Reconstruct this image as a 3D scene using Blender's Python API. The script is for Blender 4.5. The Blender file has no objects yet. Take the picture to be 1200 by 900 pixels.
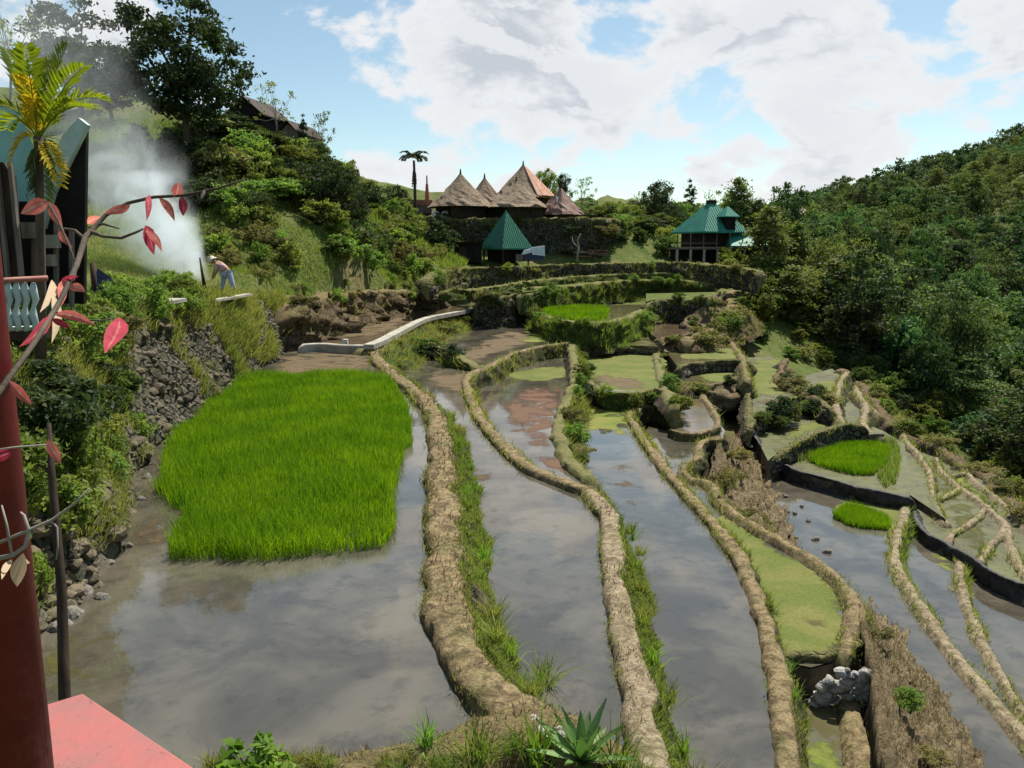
import bpy, bmesh, math, random
import numpy as np
from mathutils import Vector
from mathutils.geometry import delaunay_2d_cdt

random.seed(7)
RNG = np.random.default_rng(11)
SC = bpy.context.scene
COL = SC.collection
R = math.radians

# ------------------------------------------------------------------ camera, light, exposure
F = 942.0
PITCH = R(9.5)
SUN_AZ, SUN_EL = R(30), R(58)          # clockwise from +Y, above the horizon
cam_d = bpy.data.cameras.new('camera')
cam_d.sensor_width = 36
cam_d.lens = 36 * F / 1200
cam_d.clip_start = 0.05
cam_d.clip_end = 5000
cam = bpy.data.objects.new('camera', cam_d)
COL.objects.link(cam)
cam.rotation_euler = (math.pi / 2 - PITCH, 0, 0)
SC.camera = cam

SC.render.engine = 'CYCLES'
SC.cycles.max_bounces = 6
SC.cycles.diffuse_bounces = 3
SC.cycles.glossy_bounces = 3
SC.cycles.transmission_bounces = 4
SC.cycles.transparent_max_bounces = 12
SC.cycles.volume_bounces = 3
SC.cycles.use_denoising = True
SC.cycles.sample_clamp_indirect = 6
SC.view_settings.view_transform = 'Standard'
SC.view_settings.look = 'None'
SC.view_settings.gamma = 1
SC.view_settings.use_curve_mapping = False
SC.view_settings.exposure = 0.7

sun_d = bpy.data.lights.new('sun', 'SUN')
sun_d.energy = 5.0
sun_d.angle = R(0.5)
sun_d.color = (1.0, 0.94, 0.82)
sun = bpy.data.objects.new('sun', sun_d)
COL.objects.link(sun)
sd = Vector((math.sin(SUN_AZ) * math.cos(SUN_EL), math.cos(SUN_AZ) * math.cos(SUN_EL), math.sin(SUN_EL)))
sun.rotation_euler = sd.to_track_quat('Z', 'Y').to_euler()


def ray(u, v):
    a = (u - 600) / F
    b = (450 - v) / F
    c, s = math.cos(PITCH), math.sin(PITCH)
    return np.array((a, c + b * s, -s + b * c))


def P(u, v, z):
    d = ray(u, v)
    t = z / d[2]
    return d * t


def PD(u, v, y):
    d = ray(u, v)
    return d * (y / d[1])


def to_px(p):
    x, y, z = p
    c, s = math.cos(PITCH), math.sin(PITCH)
    zc = y * c - z * s
    yc = y * s + z * c
    return 600 + F * x / zc, 450 - F * yc / zc


# world: Nishita sky with cumulus built in the sky's own directions
world = bpy.data.worlds.new('World')
SC.world = world
world.use_nodes = True


def build_world():
    nt = world.node_tree
    nt.nodes.clear()
    N = nt.nodes.new
    L = nt.links.new
    out = N('ShaderNodeOutputWorld')
    bg = N('ShaderNodeBackground')
    bg.inputs['Strength'].default_value = 0.070
    L(bg.outputs[0], out.inputs[0])
    sky = N('ShaderNodeTexSky')
    sky.sky_type = 'NISHITA'
    sky.sun_disc = False
    sky.sun_elevation = SUN_EL
    sky.sun_rotation = SUN_AZ
    sky.altitude = 1100
    sky.air_density = 1.0
    sky.dust_density = 1.0
    tc = N('ShaderNodeTexCoord')
    D = tc.outputs['Generated']

    def math_(op, a, b=None, c=None, clamp=False):
        n = N('ShaderNodeMath')
        n.operation = op
        n.use_clamp = clamp
        for i, x in enumerate((a, b, c)):
            if x is None:
                continue
            if isinstance(x, (int, float)):
                n.inputs[i].default_value = x
            else:
                L(x, n.inputs[i])
        return n.outputs[0]

    def vm(op, a, b=None):
        n = N('ShaderNodeVectorMath')
        n.operation = op
        for i, x in enumerate((a, b)):
            if x is None:
                continue
            if isinstance(x, (tuple, list)):
                n.inputs[i].default_value = x
            else:
                L(x, n.inputs[i])
        return n.outputs['Value'] if op in ('LENGTH', 'DOT_PRODUCT') else n.outputs[0]

    def sm(x, a, b, lo=0.0, hi=1.0):
        n = N('ShaderNodeMapRange')
        n.interpolation_type = 'SMOOTHSTEP'
        L(x, n.inputs[0])
        n.inputs[1].default_value = a
        n.inputs[2].default_value = b
        n.inputs[3].default_value = lo
        n.inputs[4].default_value = hi
        return n.outputs[0]

    # cumulus groups: direction (as seen in the photograph), half width, half height, weight
    blobs = [(520, 40, 150, 90, .9), (700, 40, 190, 85, 1.0), (560, 130, 110, 40, .55), (800, 152, 38, 16, .8),
             (690, 122, 55, 35, .8), (1000, 90, 150, 75, .95), (1130, 90, 110, 60, .8), (900, 50, 110, 50, .85),
             (910, 205, 80, 36, .85), (480, 190, 75, 45, .8), (640, 180, 90, 45, .8), (840, 210, 50, 30, .7),
             (130, 30, 60, 45, 1.0), (260, 140, 50, 40, .9), (20, 40, 90, 80, .8), (1010, 225, 60, 30, .4),
             (400, 15, 50, 25, .5), (1180, 20, 60, 20, .5), (540, 240, 250, 14, .5), (430, 60, 60, 30, .3)]
    holes = [(350, 90, 60, 90, .5), (320, 160, 60, 60, .3), (565, 172, 45, 22, .55), (770, 165, 45, 50, .45), (1110, 25, 55, 22, .5),
             (870, 165, 60, 14, .5), (1120, 200, 110, 30, .12), (700, 215, 30, 20, .2), (790, 105, 50, 22, .3)]
    warp = N('ShaderNodeTexNoise')
    warp.inputs['Scale'].default_value = 14
    warp.inputs['Detail'].default_value = 4
    L(D, warp.inputs['Vector'])
    wv = vm('SUBTRACT', warp.outputs['Color'], (.5, .5, .5))
    wv = vm('MULTIPLY', wv, (.10, .10, .08))
    DW = vm('ADD', D, wv)
    total = None
    for sgn, lst in ((1, blobs), (-1, holes)):
        for (u, v, hw, hh, wt) in lst:
            d = ray(u, v)
            d = d / np.linalg.norm(d)
            x = vm('SUBTRACT', DW, tuple(d))
            x = vm('MULTIPLY', x, (F / hw * 0.8, 0.6 * F / hw * 0.8, F / hh * 0.8))
            x = vm('LENGTH', x)
            g = sm(x, 0.25, 1.45, wt * sgn, 0.0)
            total = g if total is None else math_('ADD', total, g)

    def dens(vec):
        s = vm('MULTIPLY', vec, (1, 1, 1.9))
        n1 = N('ShaderNodeTexNoise')
        n1.inputs['Scale'].default_value = 6.5
        n1.inputs['Detail'].default_value = 9
        n1.inputs['Roughness'].default_value = .56
        n1.inputs['Distortion'].default_value = .25
        L(s, n1.inputs['Vector'])
        n3 = N('ShaderNodeTexNoise')
        n3.inputs['Scale'].default_value = 24
        n3.inputs['Detail'].default_value = 6
        n3.inputs['Roughness'].default_value = .6
        L(s, n3.inputs['Vector'])
        return math_('ADD', math_('MULTIPLY', n1.outputs['Fac'], .82), math_('MULTIPLY', n3.outputs['Fac'], .18))

    n = dens(D)
    n2 = dens(vm('ADD', D, tuple(np.array(sd) * 0.035)))
    # overhead and behind, outside the picture, the cover is broken cumulus of the same noise
    sep = N('ShaderNodeSeparateXYZ')
    L(D, sep.inputs[0])
    hi = sm(sep.outputs['Z'], 0.27, 0.42, 0, .26)
    back = sm(sep.outputs['Y'], 0.75, 0.35, 0, .22)
    gen = math_('MAXIMUM', hi, back)
    base = math_('ADD', math_('MULTIPLY', total, 0.46), gen)
    dd = math_('ADD', math_('SUBTRACT', math_('MULTIPLY', n, 3.5), 2.17), base)
    dd2 = math_('ADD', math_('SUBTRACT', math_('MULTIPLY', n2, 3.5), 2.17), base)
    alpha = sm(dd, -0.06, 0.24)
    lit = sm(math_('SUBTRACT', dd, dd2), -0.10, 0.12)
    thick = sm(dd, 0.14, 0.72)
    shade = math_('MULTIPLY', thick, math_('SUBTRACT', 1.0, math_('MULTIPLY', lit, 0.75)))
    ramp = N('ShaderNodeMix')
    ramp.data_type = 'RGBA'
    L(shade, ramp.inputs['Factor'])
    ramp.inputs['A'].default_value = (7.7, 7.8, 7.95, 1)
    ramp.inputs['B'].default_value = (5.0, 5.4, 5.9, 1)
    mix = N('ShaderNodeMix')
    mix.data_type = 'RGBA'
    L(math_('MULTIPLY', alpha, 0.97), mix.inputs['Factor'])
    tint = N('ShaderNodeMix')
    tint.data_type = 'RGBA'
    tint.blend_type = 'MULTIPLY'
    tint.inputs['Factor'].default_value = 1
    L(sky.outputs[0], tint.inputs['A'])
    tint.inputs['B'].default_value = (1.28, 1.30, 1.12, 1)
    L(tint.outputs['Result'], mix.inputs['A'])
    L(ramp.outputs['Result'], mix.inputs['B'])
    L(mix.outputs['Result'], bg.inputs['Color'])


build_world()


# ------------------------------------------------------------------ numeric helpers
def _hash(ix, iy, iz):
    h = (ix * 374761393 + iy * 668265263 + iz * 1274126177) & 0x7fffffff
    h = ((h ^ (h >> 13)) * 1274126177) & 0x7fffffff
    return ((h ^ (h >> 16)) & 0xffff) / 65535.0


def vnoise(p):
    p = np.asarray(p, float)
    i = np.floor(p).astype(np.int64)
    f = p - i
    f = f * f * (3 - 2 * f)
    r = 0
    for dx in (0, 1):
        for dy in (0, 1):
            for dz in (0, 1):
                w = (f[:, 0] if dx else 1 - f[:, 0]) * (f[:, 1] if dy else 1 - f[:, 1]) * (f[:, 2] if dz else 1 - f[:, 2])
                r = r + w * _hash(i[:, 0] + dx, i[:, 1] + dy, i[:, 2] + dz)
    return r * 2 - 1


def fbm(p, o=3):
    p = np.asarray(p, float)
    a, r = 1.0, 0
    for k in range(o):
        r = r + a * vnoise(p * 2 ** k + 17.3 * k)
        a *= .5
    return r


def inside(poly, x, y):
    x = np.asarray(x, float)
    y = np.asarray(y, float)
    c = np.zeros(x.shape, bool)
    n = len(poly)
    for i in range(n):
        x1, y1 = poly[i][:2]
        x2, y2 = poly[(i + 1) % n][:2]
        m = (y1 > y) != (y2 > y)
        with np.errstate(divide='ignore', invalid='ignore'):
            c ^= m & (x < (x2 - x1) * (y - y1) / (y2 - y1 + 1e-12) + x1)
    return c


def smooth_path(pts, step=None, near=0.012, lo=.1, hi=.7, closed=False):
    pts = np.asarray(pts, float)
    n = len(pts)
    out = []
    rng = range(n) if closed else range(n - 1)
    for i in rng:
        if closed:
            p0, p1, p2, p3 = pts[i - 1], pts[i], pts[(i + 1) % n], pts[(i + 2) % n]
        else:
            p0, p1, p2, p3 = pts[max(i - 1, 0)], pts[i], pts[i + 1], pts[min(i + 2, n - 1)]
        # centripetal-ish: soften long/short neighbours
        L1 = np.linalg.norm(p2 - p1)
        m1 = (p2 - p0)
        m2 = (p3 - p1)
        m1 = m1 / (np.linalg.norm(m1) + 1e-9) * L1
        m2 = m2 / (np.linalg.norm(m2) + 1e-9) * L1
        st = step or min(max(near * np.linalg.norm(p1[:2]), lo), hi)
        k = max(2, int(L1 / st))
        t = np.linspace(0, 1, k, endpoint=False)[:, None]
        out.append((2 * t**3 - 3 * t**2 + 1) * p1 + (t**3 - 2 * t**2 + t) * m1 + (-2 * t**3 + 3 * t**2) * p2 + (t**3 - t**2) * m2)
    if not closed:
        out.append(pts[-1:])
    return np.concatenate(out)


def mesh_np(name, V, faces, mats, smooth=True, fmat=None, attr=None):
    """faces: list of int arrays (n,k)"""
    me = bpy.data.meshes.new(name)
    V = np.asarray(V, np.float32)
    me.vertices.add(len(V))
    me.vertices.foreach_set('co', V.ravel())
    faces = [np.asarray(f, np.int32) for f in faces if len(f)]
    nl = sum(f.size for f in faces)
    npoly = sum(len(f) for f in faces)
    me.loops.add(nl)
    me.loops.foreach_set('vertex_index', np.concatenate([f.ravel() for f in faces]))
    me.polygons.add(npoly)
    tot = np.concatenate([np.full(len(f), f.shape[1], np.int32) for f in faces])
    st = np.concatenate(([0], np.cumsum(tot)[:-1])).astype(np.int32)
    me.polygons.foreach_set('loop_start', st)
    me.polygons.foreach_set('loop_total', tot)
    me.polygons.foreach_set('use_smooth', np.full(npoly, smooth, bool))
    if fmat is not None:
        me.polygons.foreach_set('material_index', np.asarray(fmat, np.int32))
    for m in (mats if isinstance(mats, (list, tuple)) else [mats]):
        me.materials.append(m)
    me.update(calc_edges=True)
    if attr is not None:
        for k, a in attr.items():
            at = me.attributes.new(k, 'FLOAT', 'POINT')
            at.data.foreach_set('value', np.asarray(a, np.float32))
    me.validate()
    return me


def link(name, me, parent=None, loc=None):
    o = bpy.data.objects.new(name, me)
    COL.objects.link(o)
    if parent is not None:
        o.parent = parent
    if loc is not None:
        o.location = loc
    return o


def tag(o, label=None, cat=None, group=None, kind=None):
    if label:
        o['label'] = label
    if cat:
        o['category'] = cat
    if group:
        o['group'] = group
    if kind:
        o['kind'] = kind
    return o


def empty(name, loc, label=None, cat=None, group=None, rz=0, scale=1):
    o = bpy.data.objects.new(name, None)
    COL.objects.link(o)
    o.location = loc
    o.rotation_euler = (0, 0, rz)
    o.scale = (scale,) * 3 if isinstance(scale, (int, float)) else scale
    o.empty_display_size = .2
    return tag(o, label, cat, group)


class MB:
    """collects faces of one mesh"""

    def __init__(self):
        self.v, self.f = [], []

    def add(self, V, Fs):
        b = len(self.v)
        self.v += [tuple(map(float, p)) for p in V]
        self.f += [[b + i for i in f] for f in Fs]
        return self

    def box(self, c, s, rz=0, top=1.0, tx=0, ty=0):
        x, y, z = s[0] / 2, s[1] / 2, s[2] / 2
        V = []
        for k, sc in ((-1, 1), (1, top)):
            for i, j in ((-1, -1), (1, -1), (1, 1), (-1, 1)):
                V.append((i * x * sc, j * y * sc, k * z))
        cr, sr = math.cos(rz), math.sin(rz)
        V = [(c[0] + a * cr - b * sr + (tx if d > 0 else 0), c[1] + a * sr + b * cr + (ty if d > 0 else 0), c[2] + d) for a, b, d in V]
        return self.add(V, [(3, 2, 1, 0), (4, 5, 6, 7), (0, 1, 5, 4), (1, 2, 6, 5), (2, 3, 7, 6), (3, 0, 4, 7)])

    def tube(self, pts, rad, n=8, cap=True):
        pts = [np.asarray(p, float) for p in pts]
        if isinstance(rad, (int, float)):
            rad = [rad] * len(pts)
        V, Fs = [], []
        ref = None
        for i, p in enumerate(pts):
            t = pts[min(i + 1, len(pts) - 1)] - pts[max(i - 1, 0)]
            t = t / (np.linalg.norm(t) + 1e-9)
            if ref is None:
                ref = np.array((1., 0, 0)) if abs(t[0]) < .8 else np.array((0, 1., 0))
            a = ref - t * np.dot(ref, t)
            a /= np.linalg.norm(a) + 1e-9
            ref = a
            b = np.cross(t, a)
            for k in range(n):
                th = 2 * math.pi * k / n
                V.append(p + rad[i] * (a * math.cos(th) + b * math.sin(th)))
        for i in range(len(pts) - 1):
            for k in range(n):
                Fs.append((i * n + k, i * n + (k + 1) % n, (i + 1) * n + (k + 1) % n, (i + 1) * n + k))
        if cap:
            Fs.append(tuple(range(n - 1, -1, -1)))
            Fs.append(tuple((len(pts) - 1) * n + k for k in range(n)))
        return self.add(V, Fs)

    def build(self, name, mat, parent=None, smooth=False, loc=None):
        me = bpy.data.meshes.new(name)
        me.from_pydata(self.v, [], self.f)
        for m in (mat if isinstance(mat, (list, tuple)) else [mat]):
            me.materials.append(m)
        if smooth:
            me.polygons.foreach_set('use_smooth', np.ones(len(me.polygons), bool))
        me.update()
        return link(name, me, parent, loc)


# ------------------------------------------------------------------ materials
def new_mat(name):
    m = bpy.data.materials.new(name)
    m.use_nodes = True
    nt = m.node_tree
    nt.nodes.clear()
    return m, nt, nt.nodes.new, nt.links.new


def noise_node(nt, scale, detail=4, rough=.55, vec=None, dist=0):
    n = nt.nodes.new('ShaderNodeTexNoise')
    n.inputs['Scale'].default_value = scale
    n.inputs['Detail'].default_value = detail
    n.inputs['Roughness'].default_value = rough
    n.inputs['Distortion'].default_value = dist
    if vec is not None:
        nt.links.new(vec, n.inputs['Vector'])
    return n.outputs['Fac']


def mixc(nt, fac, a, b, blend='MIX'):
    n = nt.nodes.new('ShaderNodeMix')
    n.data_type = 'RGBA'
    n.blend_type = blend
    for key, x in (('Factor', fac), ('A', a), ('B', b)):
        if isinstance(x, (int, float)):
            n.inputs[key].default_value = x
        elif isinstance(x, (tuple, list)):
            n.inputs[key].default_value = (*x, 1) if len(x) == 3 else x
        else:
            nt.links.new(x, n.inputs[key])
    return n.outputs['Result']


def maprange(nt, x, a, b, lo=0., hi=1., smooth=True):
    n = nt.nodes.new('ShaderNodeMapRange')
    if smooth:
        n.interpolation_type = 'SMOOTHSTEP'
    nt.links.new(x, n.inputs[0])
    for i, v in enumerate((a, b, lo, hi)):
        n.inputs[i + 1].default_value = v
    return n.outputs[0]


def mth(nt, op, a, b=None, clamp=False):
    n = nt.nodes.new('ShaderNodeMath')
    n.operation = op
    n.use_clamp = clamp
    for i, x in enumerate((a, b)):
        if x is None:
            continue
        if isinstance(x, (int, float)):
            n.inputs[i].default_value = x
        else:
            nt.links.new(x, n.inputs[i])
    return n.outputs[0]


def geo(nt, out='Position'):
    n = nt.nodes.new('ShaderNodeNewGeometry')
    return n.outputs[out]


def objco(nt):
    return nt.nodes.new('ShaderNodeTexCoord').outputs['Object']


def bump(nt, h, strength=.5, dist=.05):
    n = nt.nodes.new('ShaderNodeBump')
    n.inputs['Strength'].default_value = strength
    n.inputs['Distance'].default_value = dist
    nt.links.new(h, n.inputs['Height'])
    return n.outputs[0]


def plain(name, c1, c2=None, scale=3, rough=.8, bumpd=.02, spec=.3, metallic=0, detail=5, stretch=None, co='obj'):
    m, nt, N, L = new_mat(name)
    o = N('ShaderNodeOutputMaterial')
    b = N('ShaderNodeBsdfPrincipled')
    L(b.outputs[0], o.inputs[0])
    vec = objco(nt) if co == 'obj' else geo(nt)
    if stretch:
        mp = N('ShaderNodeMapping')
        mp.inputs['Scale'].default_value = stretch
        L(vec, mp.inputs[0])
        vec = mp.outputs[0]
    n1 = noise_node(nt, scale, detail, .62, vec)
    c = mixc(nt, maprange(nt, n1, .33, .67), c1, c2 or tuple(x * .6 for x in c1))
    L(c, b.inputs['Base Color'])
    b.inputs['Roughness'].default_value = rough
    b.inputs['Specular IOR Level'].default_value = spec
    b.inputs['Metallic'].default_value = metallic
    if bumpd:
        L(bump(nt, n1, .7, bumpd), b.inputs['Normal'])
    return m


def leaf_mat(name, c1, c2, trans=.35, tcol=None, vary=.35, rough=.7, spec=.15, nscale=.35):
    """foliage: colour changes from leaf to leaf and from plant to plant"""
    m, nt, N, L = new_mat(name)
    o = N('ShaderNodeOutputMaterial')
    b = N('ShaderNodeBsdfPrincipled')
    t = N('ShaderNodeBsdfTranslucent')
    mx = N('ShaderNodeMixShader')
    mx.inputs[0].default_value = trans
    L(b.outputs[0], mx.inputs[1])
    L(t.outputs[0], mx.inputs[2])
    L(mx.outputs[0], o.inputs[0])
    g = N('ShaderNodeNewGeometry')
    oi = N('ShaderNodeObjectInfo')
    ri = g.outputs['Random Per Island']
    wn = noise_node(nt, nscale, 3, .6, g.outputs['Position'])
    f = mth(nt, 'ADD', mth(nt, 'MULTIPLY', ri, .55), mth(nt, 'MULTIPLY', maprange(nt, wn, .3, .7), .45))
    c = mixc(nt, f, c1, c2)
    hs = N('ShaderNodeHueSaturation')
    L(c, hs.inputs['Color'])
    L(maprange(nt, oi.outputs['Random'], 0, 1, .5 - .035 * vary / .35, .5 + .025 * vary / .35, False), hs.inputs['Hue'])
    wn2 = N('ShaderNodeTexWhiteNoise')
    wn2.noise_dimensions = '1D'
    L(oi.outputs['Random'], wn2.inputs['W'])
    L(maprange(nt, wn2.outputs['Value'], 0, 1, 1 - vary, 1 + vary, False), hs.inputs['Value'])
    L(hs.outputs[0], b.inputs['Base Color'])
    b.inputs['Roughness'].default_value = rough
    b.inputs['Specular IOR Level'].default_value = spec
    tt = mixc(nt, 1.0, hs.outputs[0], tcol or (1.5, 1.7, .8), 'MULTIPLY')
    L(tt, t.inputs['Color'])
    return m


M = {}
M['forest'] = leaf_mat('forest_leaf', (.030, .064, .028), (.095, .142, .050), .28, vary=.68, nscale=.2)
M['forest_light'] = leaf_mat('forest_leaf_light', (.085, .12, .034), (.165, .185, .062), .3, vary=.3)
M['dark_leaf'] = leaf_mat('dark_leaf', (.024, .044, .022), (.062, .085, .032), .24, vary=.25)
M['shrub'] = leaf_mat('shrub_leaf', (.06, .10, .022), (.17, .21, .055), .38, vary=.45)
M['shrub_dry'] = leaf_mat('shrub_leaf_dry', (.12, .13, .045), (.24, .21, .09), .3, vary=.3)
M['grass'] = leaf_mat('grass_blade', (.085, .13, .025), (.22, .25, .07), .4, vary=.15)
M['grass_olive'] = leaf_mat('grass_blade_olive', (.12, .145, .035), (.30, .285, .10), .35, vary=.15)
M['grass_fresh'] = leaf_mat('grass_blade_fresh', (.09, .17, .025), (.18, .27, .05), .4, vary=.15)
M['shrub_light'] = leaf_mat('shrub_leaf_light', (.10, .16, .03), (.18, .24, .06), .38, vary=.25)
M['straw'] = leaf_mat('straw_blade', (.17, .135, .07), (.30, .24, .13), .25, (1.1, 1., .8), vary=.1)
M['rice'] = leaf_mat('rice_blade', (.04, .15, .006), (.20, .34, .013), .45, (1.4, 1.3, .6), vary=.02, nscale=.75)
M['palm'] = leaf_mat('palm_leaflet', (.06, .12, .015), (.20, .24, .02), .45, (1.6, 1.6, .5), vary=.1)
M['palm_yellow'] = leaf_mat('palm_leaflet_yellow', (.42, .30, .015), (.55, .42, .03), .45, (1.3, 1.2, .6), vary=.1)
M['bark'] = plain('bark', (.10, .08, .06), (.045, .035, .028), 6, .9, .03, stretch=(1, 1, .3))
M['bark_pale'] = plain('bark_pale', (.33, .30, .26), (.18, .16, .14), 6, .9, .02, stretch=(1, 1, .3))
M['concrete'] = plain('concrete', (.38, .36, .31), (.24, .225, .19), 1.6, .85, .02, co='w')
M['stone'] = plain('stone', (.23, .21, .18), (.09, .085, .075), 5, .9, .03)
M['stone_pale'] = plain('stone_pale', (.46, .445, .42), (.24, .23, .21), 7, .85, .02)
M['plastic'] = plain('black_plastic', (.010, .010, .011), (.035, .034, .034), 5, .6, .08, .3, co='w')
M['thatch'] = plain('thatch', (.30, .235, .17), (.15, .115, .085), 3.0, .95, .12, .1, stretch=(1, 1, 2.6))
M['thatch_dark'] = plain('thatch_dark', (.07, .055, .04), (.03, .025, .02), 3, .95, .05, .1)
M['rust'] = plain('rusty_iron', (.30, .12, .06), (.42, .22, .14), 2.5, .7, .01, .3)
M['green_roof'] = plain('green_roof', (.012, .125, .075), (.018, .16, .10), 1.2, .45, 0, .4)
M['teal_roof'] = plain('teal_roof', (.02, .17, .125), (.035, .22, .16), 1.2, .62, 0, .3)
M['dark_wood'] = plain('dark_wood', (.055, .035, .026), (.022, .015, .012), 4, .8, .01, .2, stretch=(3, 3, .4))
M['grey_wood'] = plain('grey_wood', (.19, .165, .14), (.09, .08, .07), 4, .85, .01, .2, stretch=(3, 3, .4))
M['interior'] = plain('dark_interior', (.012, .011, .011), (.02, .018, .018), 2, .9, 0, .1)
M['white'] = plain('white_sheet', (.78, .78, .78), (.6, .6, .6), 2, .6, .02, .3)
M['skylight'] = plain('skylight_sheet', (.62, .68, .75), (.5, .56, .63), 2, .35, 0, .5)
M['blue'] = plain('blue_tarp', (.05, .22, .42), (.03, .12, .3), 3, .5, .05, .4)
M['navy'] = plain('navy_tarp', (.02, .03, .09), (.012, .018, .05), 3, .5, .05, .4)
M['red_paint'] = plain('red_paint', (.10, .004, .005), (.065, .004, .005), 2.5, .5, .004, .35)
M['pink_paint'] = plain('faded_red_paint', (.37, .115, .105), (.29, .125, .115), 9, .6, .002, .3)
M['pink_leaf'] = leaf_mat('pink_leaf', (.68, .13, .12), (.88, .33, .27), .45, (1.2, .75, .8), vary=.15)
M['crimson_leaf'] = leaf_mat('crimson_leaf', (.42, .03, .07), (.55, .07, .11), .35, (1.2, .7, .8), vary=.1)
def add_midrib(m, col, scale=55):
    nt = m.node_tree
    b = next(n for n in nt.nodes if n.type == 'BSDF_PRINCIPLED')
    l = b.inputs['Base Color'].links[0]
    src = l.from_socket
    at = nt.nodes.new('ShaderNodeAttribute')
    at.attribute_name = 'mid'
    n1 = noise_node(nt, scale, 5, .7, geo(nt))
    w = maprange(nt, mth(nt, 'ADD', at.outputs['Fac'], mth(nt, 'MULTIPLY', mth(nt, 'SUBTRACT', n1, .5), .25)), .78, .98)
    c = mixc(nt, w, src, col)
    c = mixc(nt, maprange(nt, n1, .35, .7), mixc(nt, 1., c, (.68, .6, .6), 'MULTIPLY'), c)
    edge = maprange(nt, at.outputs['Fac'], .0, .3, .35, 0.)
    c = mixc(nt, edge, c, (.32, .10, .06))
    nt.links.new(c, b.inputs['Base Color'])
    t = next(n for n in nt.nodes if n.type == 'BSDF_TRANSLUCENT')
    nt.links.new(c, t.inputs['Color'])
    nt.links.new(bump(nt, mth(nt, 'ADD', at.outputs['Fac'], n1), .6, .002), b.inputs['Normal'])


M['cream_leaf'] = leaf_mat('cream_leaf', (.55, .42, .28), (.62, .5, .36), .35, (1.1, 1., .9), vary=.1)
add_midrib(M['pink_leaf'], (.85, .5, .42))
add_midrib(M['crimson_leaf'], (.62, .2, .2))
M['agave'] = leaf_mat('agave_leaf', (.08, .17, .05), (.15, .25, .08), .15, vary=.1, rough=.4, spec=.4)
M['skin'] = plain('skin', (.32, .19, .12), (.28, .16, .1), 4, .6, 0, .3)
M['pink_cloth'] = plain('pink_cloth', (.55, .33, .38), (.45, .26, .3), 4, .9, 0, .2)
M['blue_cloth'] = plain('pale_blue_cloth', (.40, .46, .60), (.25, .3, .45), 4, .9, 0, .2)
M['pale_cloth'] = plain('pale_cloth', (.68, .6, .52), (.55, .48, .42), 4, .9, 0, .2)
M['teal_sheet'] = plain('teal_sheet', (.16, .36, .33), (.22, .45, .42), 1.2, .5, 0, .4)
M['rail_paint'] = plain('rail_paint', (.40, .50, .49), (.32, .41, .41), 3, .6, 0, .3)
M['rail_red'] = plain('rail_red', (.26, .09, .07), (.33, .15, .12), 3, .6, 0, .3)


def earth_mat(name, top1, top2, face1, face2, green=(.06, .10, .02), gamt=.5, bumpd=.05, facegreen=.5, stones=0):
    """mud and dry grass: 'side' runs 0 on the crest, 1 down the outer face"""
    m, nt, N, L = new_mat(name)
    o = N('ShaderNodeOutputMaterial')
    b = N('ShaderNodeBsdfPrincipled')
    L(b.outputs[0], o.inputs[0])
    pos = geo(nt)
    at = N('ShaderNodeAttribute')
    at.attribute_name = 'side'
    s = at.outputs['Fac']
    n1 = noise_node(nt, 5.5, 9, .72, pos, .5)
    n2 = noise_node(nt, 1.1, 5, .6, pos)
    n3 = noise_node(nt, 26, 4, .7, pos)
    ntop = mixc(nt, maprange(nt, n1, .35, .65), top1, top2)
    ntop = mixc(nt, mth(nt, 'MULTIPLY', maprange(nt, n2, .5, .68), gamt), ntop, green)
    nf = mixc(nt, maprange(nt, n1, .38, .62), face1, face2)
    nf = mixc(nt, mth(nt, 'MULTIPLY', maprange(nt, n2, .35, .6), facegreen), nf, green)
    vo = N('ShaderNodeTexVoronoi')
    vo.inputs['Scale'].default_value = 3.6
    vo.inputs['Randomness'].default_value = .95
    L(pos, vo.inputs['Vector'])
    vd = N('ShaderNodeTexVoronoi')
    vd.feature = 'DISTANCE_TO_EDGE'
    vd.inputs['Scale'].default_value = 3.6
    vd.inputs['Randomness'].default_value = .95
    L(pos, vd.inputs['Vector'])
    crev = maprange(nt, vd.outputs['Distance'], .0, .16)
    if stones:
        sc_ = N('ShaderNodeSeparateColor')
        L(vo.outputs['Color'], sc_.inputs[0])
        nf = mixc(nt, mth(nt, 'MULTIPLY', sc_.outputs[0], stones), nf, (.21, .19, .155))
        nf = mixc(nt, mth(nt, 'MULTIPLY', mth(nt, 'SUBTRACT', 1., crev), min(1., stones * 1.15)), nf, (.016, .015, .012))
    sw = maprange(nt, mth(nt, 'ADD', s, mth(nt, 'MULTIPLY', mth(nt, 'SUBTRACT', n1, .5), .9)), .25, .6)
    c = mixc(nt, sw, ntop, nf)
    c = mixc(nt, maprange(nt, n3, .3, .75), mixc(nt, 1., c, (.62, .6, .58), 'MULTIPLY'), mixc(nt, 1., c, (1.18, 1.18, 1.15), 'MULTIPLY'))
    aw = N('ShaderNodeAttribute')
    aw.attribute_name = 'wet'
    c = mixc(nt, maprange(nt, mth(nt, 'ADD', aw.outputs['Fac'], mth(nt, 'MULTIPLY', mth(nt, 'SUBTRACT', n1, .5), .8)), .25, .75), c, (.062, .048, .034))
    L(c, b.inputs['Base Color'])
    b.inputs['Roughness'].default_value = .95
    b.inputs['Specular IOR Level'].default_value = .12
    h = mth(nt, 'ADD', n1, mth(nt, 'MULTIPLY', n3, .5))
    if stones:
        h = mth(nt, 'ADD', h, mth(nt, 'MULTIPLY', crev, stones))
    L(bump(nt, h, .9, bumpd), b.inputs['Normal'])
    return m


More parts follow.
